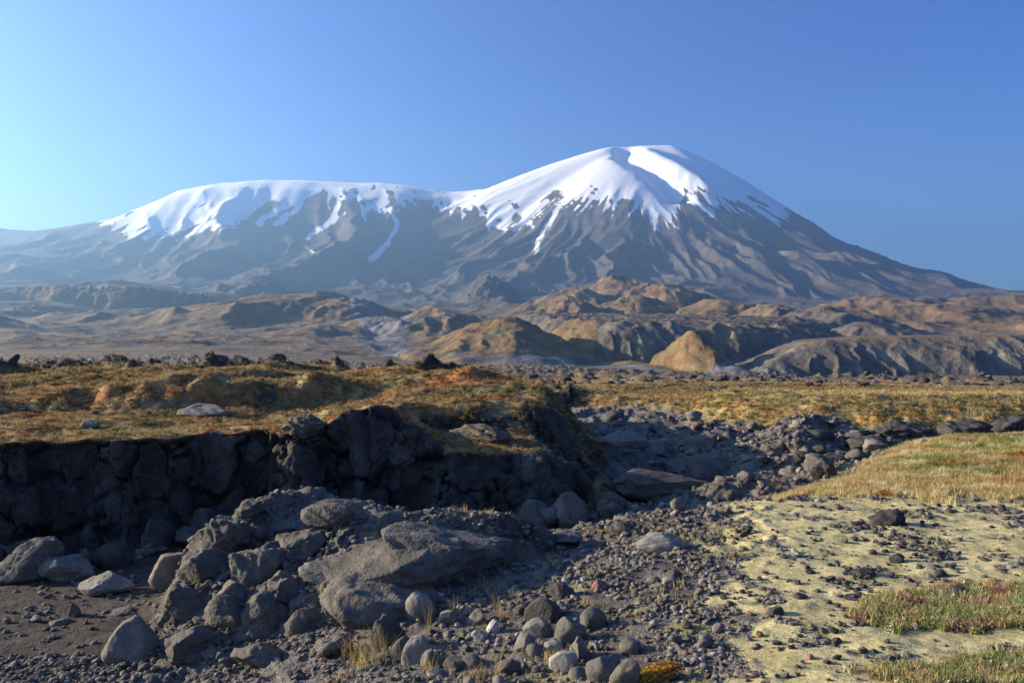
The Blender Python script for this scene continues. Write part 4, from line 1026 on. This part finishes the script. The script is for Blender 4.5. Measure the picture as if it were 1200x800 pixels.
g = rg.uniform(.5, 1.5, n)[:, None] * C3(.135, .115, .092); g = np.where(rg.random((n, 1)) > .93, C3(.26, .24, .22), g); g = np.where(on_moss[:, None], C3(.07, .058, .055) * rg.uniform(.7, 1.5, n)[:, None], g)
scatter_gn('gravel', pt(x, y) + np.stack([0 * x, 0 * x, sz * .12], -1), rg.uniform(0, 6.28, (n, 3)) * np.array([.08, .08, 1]), np.stack([sz * 1.15, sz, sz * .7], -1), g, PEB, M_GRAV)

# black lava rubble strewn over the far edges of the terrace and the plain
x, y, rg = cand(16000, -80, 1280, 37, 230, 6, 1.6)
lvl = ridged(x * 0.16, y * 0.12, 4, 60); cl_ = fbm(x / 9, y / 9, 4, 408); px_ = pxof(x, y)
k = np.where(px_ < 560, (y > 39) & (cl_ > rg.uniform(-.02, .3, len(x))), (y > 41) & (cl_ > rg.uniform(.05, .4, len(x))))
x, y = x[k], y[k]; n = len(x); print('rubble', n)
sz = (.10 + .55 * rg.random(n) ** 3) * np.clip(y / 50, .8, 3.0)
scatter_gn('lava_rubble', pt(x, y) + np.stack([0 * x, 0 * x, sz * .12], -1), np.stack([0 * x, 0 * x, rg.uniform(0, 6.28, n)], -1), np.stack([sz * 1.5, sz, sz * .8], -1), C3(.062, .055, .05) * rg.uniform(.7, 1.7, n)[:, None], [with_mat(PROTO['lava'][i], 'lava') for i in range(6)], M_GRAV)

x, y, rg = cand(2600, 380, 960, 8.5, 18.5, 8, 1.2)
col, rock, ex = col_near(x, y, 0 * x, 0 * x)
k = (ex['nn'] > .9) & (ex['moss'] < .5) & (ex['hump'] < .3) & (fbm(x * .8, y * .8, 3, 409) > rg.uniform(.02, .35, len(x)))
x, y = x[k], y[k]; n = len(x); print('wisps', n)
sz = .05 + .11 * rg.random(n) ** 1.5
scatter_gn('sparse_grass', pt(x, y), np.stack([0 * x, 0 * x, rg.uniform(0, 6.28, n)], -1), np.stack([sz * .7, sz * .7, sz], -1), C3(.46, .35, .16) * rg.uniform(.8, 1.2, n)[:, None], GR, M_INST)
# single dry grass tufts
M_STRAW = plant_mat('dry straw', False, (.50, .38, .17), (.38, .27, .10))
M_STRAW2 = plant_mat('golden straw', False, (.55, .40, .12), (.42, .33, .12))
TUFTS = [(432,777,60,46,70,'widest tuft of dry straw grass at the bottom left of the stones'),(404,772,26,30,24,'small dry grass tuft left of the widest straw tuft'),(502,742,12,52,12,'tall thin tuft of dry stalks right of the rounded grey boulder'),
 (532,716,14,20,16,'short golden tuft behind the whitish flat stone'),(582,722,20,34,18,'thin dry tuft on bare gravel left of the large dark boulder'),(600,700,12,22,10,'faint pair of dry stalks up the gravel slope'),
 (504,786,24,22,24,'low dry tuft at the foot of the pale oval boulder'),(560,798,40,26,36,'spreading dry tuft at the bottom edge of the picture'),(582,796,10,42,12,'tall single bunch of stalks at the bottom edge'),
 (378,700,14,26,14,'dry tuft growing on the slope left of the cracked grey mass'),(612,655,20,16,16,'dry tuft at the right foot of the great hump'),(560,672,22,10,14,'short yellowish tuft in front of the great hump'),
 (848,628,40,16,34,'wispy dry tuft on the gravel left of the moss flat'),(800,640,40,14,30,'wispy dry tuft in front of the long pale slab'),(906,572,22,14,18,'dry tuft on the rim of the polished rock shelf')]
for i, (px, py, wp, hp, nb, lab) in enumerate(TUFTS):
    x, y, z = hit(px, min(py, 799)); s = y / F; h_ = hp * s
    me = blade_clump(int(nb * 1.3), wp * s / 2 / h_ * .75, .75, .0030 / h_, 50 + i); me.name = 'straw_tuft'
    me.materials.append(M_STRAW if i % 3 else M_STRAW2)
    o = link(bpy.data.objects.new('grass_tuft', me)); o.location = (x, y, z - .01); o.scale = (h_, h_, h_); o.rotation_euler = (0, 0, i)
    tag(o, lab, 'grass tuft')
# small shrubs
M_OR = plant_mat('autumn leaves', False, (.42, .12, .03), (.38, .30, .04)); M_YE = plant_mat('yellow leaves', False, (.55, .32, .03), (.40, .14, .02)); M_RD = plant_mat('red leaves', False, (.35, .08, .02), (.38, .16, .04))
def shrub(px, py, wp, hp, nl, mat, seed, lab, turn=0):
    x, y, z = hit(px, min(py, 799)); s = y / F
    me = leaf_clump(nl, seed, .030 + 3.0 / wp * .35, .5); me.name = 'leaf_cushion'; me.materials.append(mat)
    o = link(bpy.data.objects.new('small_shrub', me)); o.location = (x, y + .03, z); o.scale = (wp * s, wp * s * .5, hp * s * 1.6); o.rotation_euler = (0, R(turn), 0); tag(o, lab, 'shrub')
shrub(768,799,72,22,2400,M_OR,1,'orange and yellow leaved shrub spreading over stones at the bottom edge',-26)
shrub(470,722,22,9,260,M_YE,2,'tiny golden yellow plant left of the rounded grey boulder')
shrub(592,727,12,5,120,M_RD,3,'tiny orange red plant above the white angular stone')
shrub(518,676,14,6,120,M_YE,4,'tiny yellow plant under the overhang of the great hump')
shrub(1192,536,40,10,400,M_YE,5,'yellow leaved shrub in the grass rise at the right edge')
shrub(1040,580,40,8,400,M_RD,6,'reddish low shrub at the near foot of the grass rise')

# ------------------------------------------------------------------ air
HZ = 3250.0
bm = bmesh.new(); bmesh.ops.create_cube(bm, size=1.0)
for v in bm.verts: v.co = (v.co.x * 44000, v.co.y * 44000, v.co.z * (HZ + 1400) + (HZ - 1400) / 2)
me = bpy.data.meshes.new('haze'); bm.to_mesh(me); bm.free()
hz_o = link(bpy.data.objects.new('haze', me)); hz_o['kind'] = 'stuff'
mh = bpy.data.materials.new('haze air'); mh.use_nodes = True; t = mh.node_tree; t.nodes.remove(t.nodes['Principled BSDF'])
pv = t.nodes.new('ShaderNodeVolumePrincipled'); pv.inputs['Color'].default_value = (.33, .60, 1.0, 1); pv.inputs['Density'].default_value = 6.8e-5; pv.inputs['Anisotropy'].default_value = .52
t.links.new(pv.outputs[0], t.nodes['Material Output'].inputs['Volume']); me.materials.append(mh)
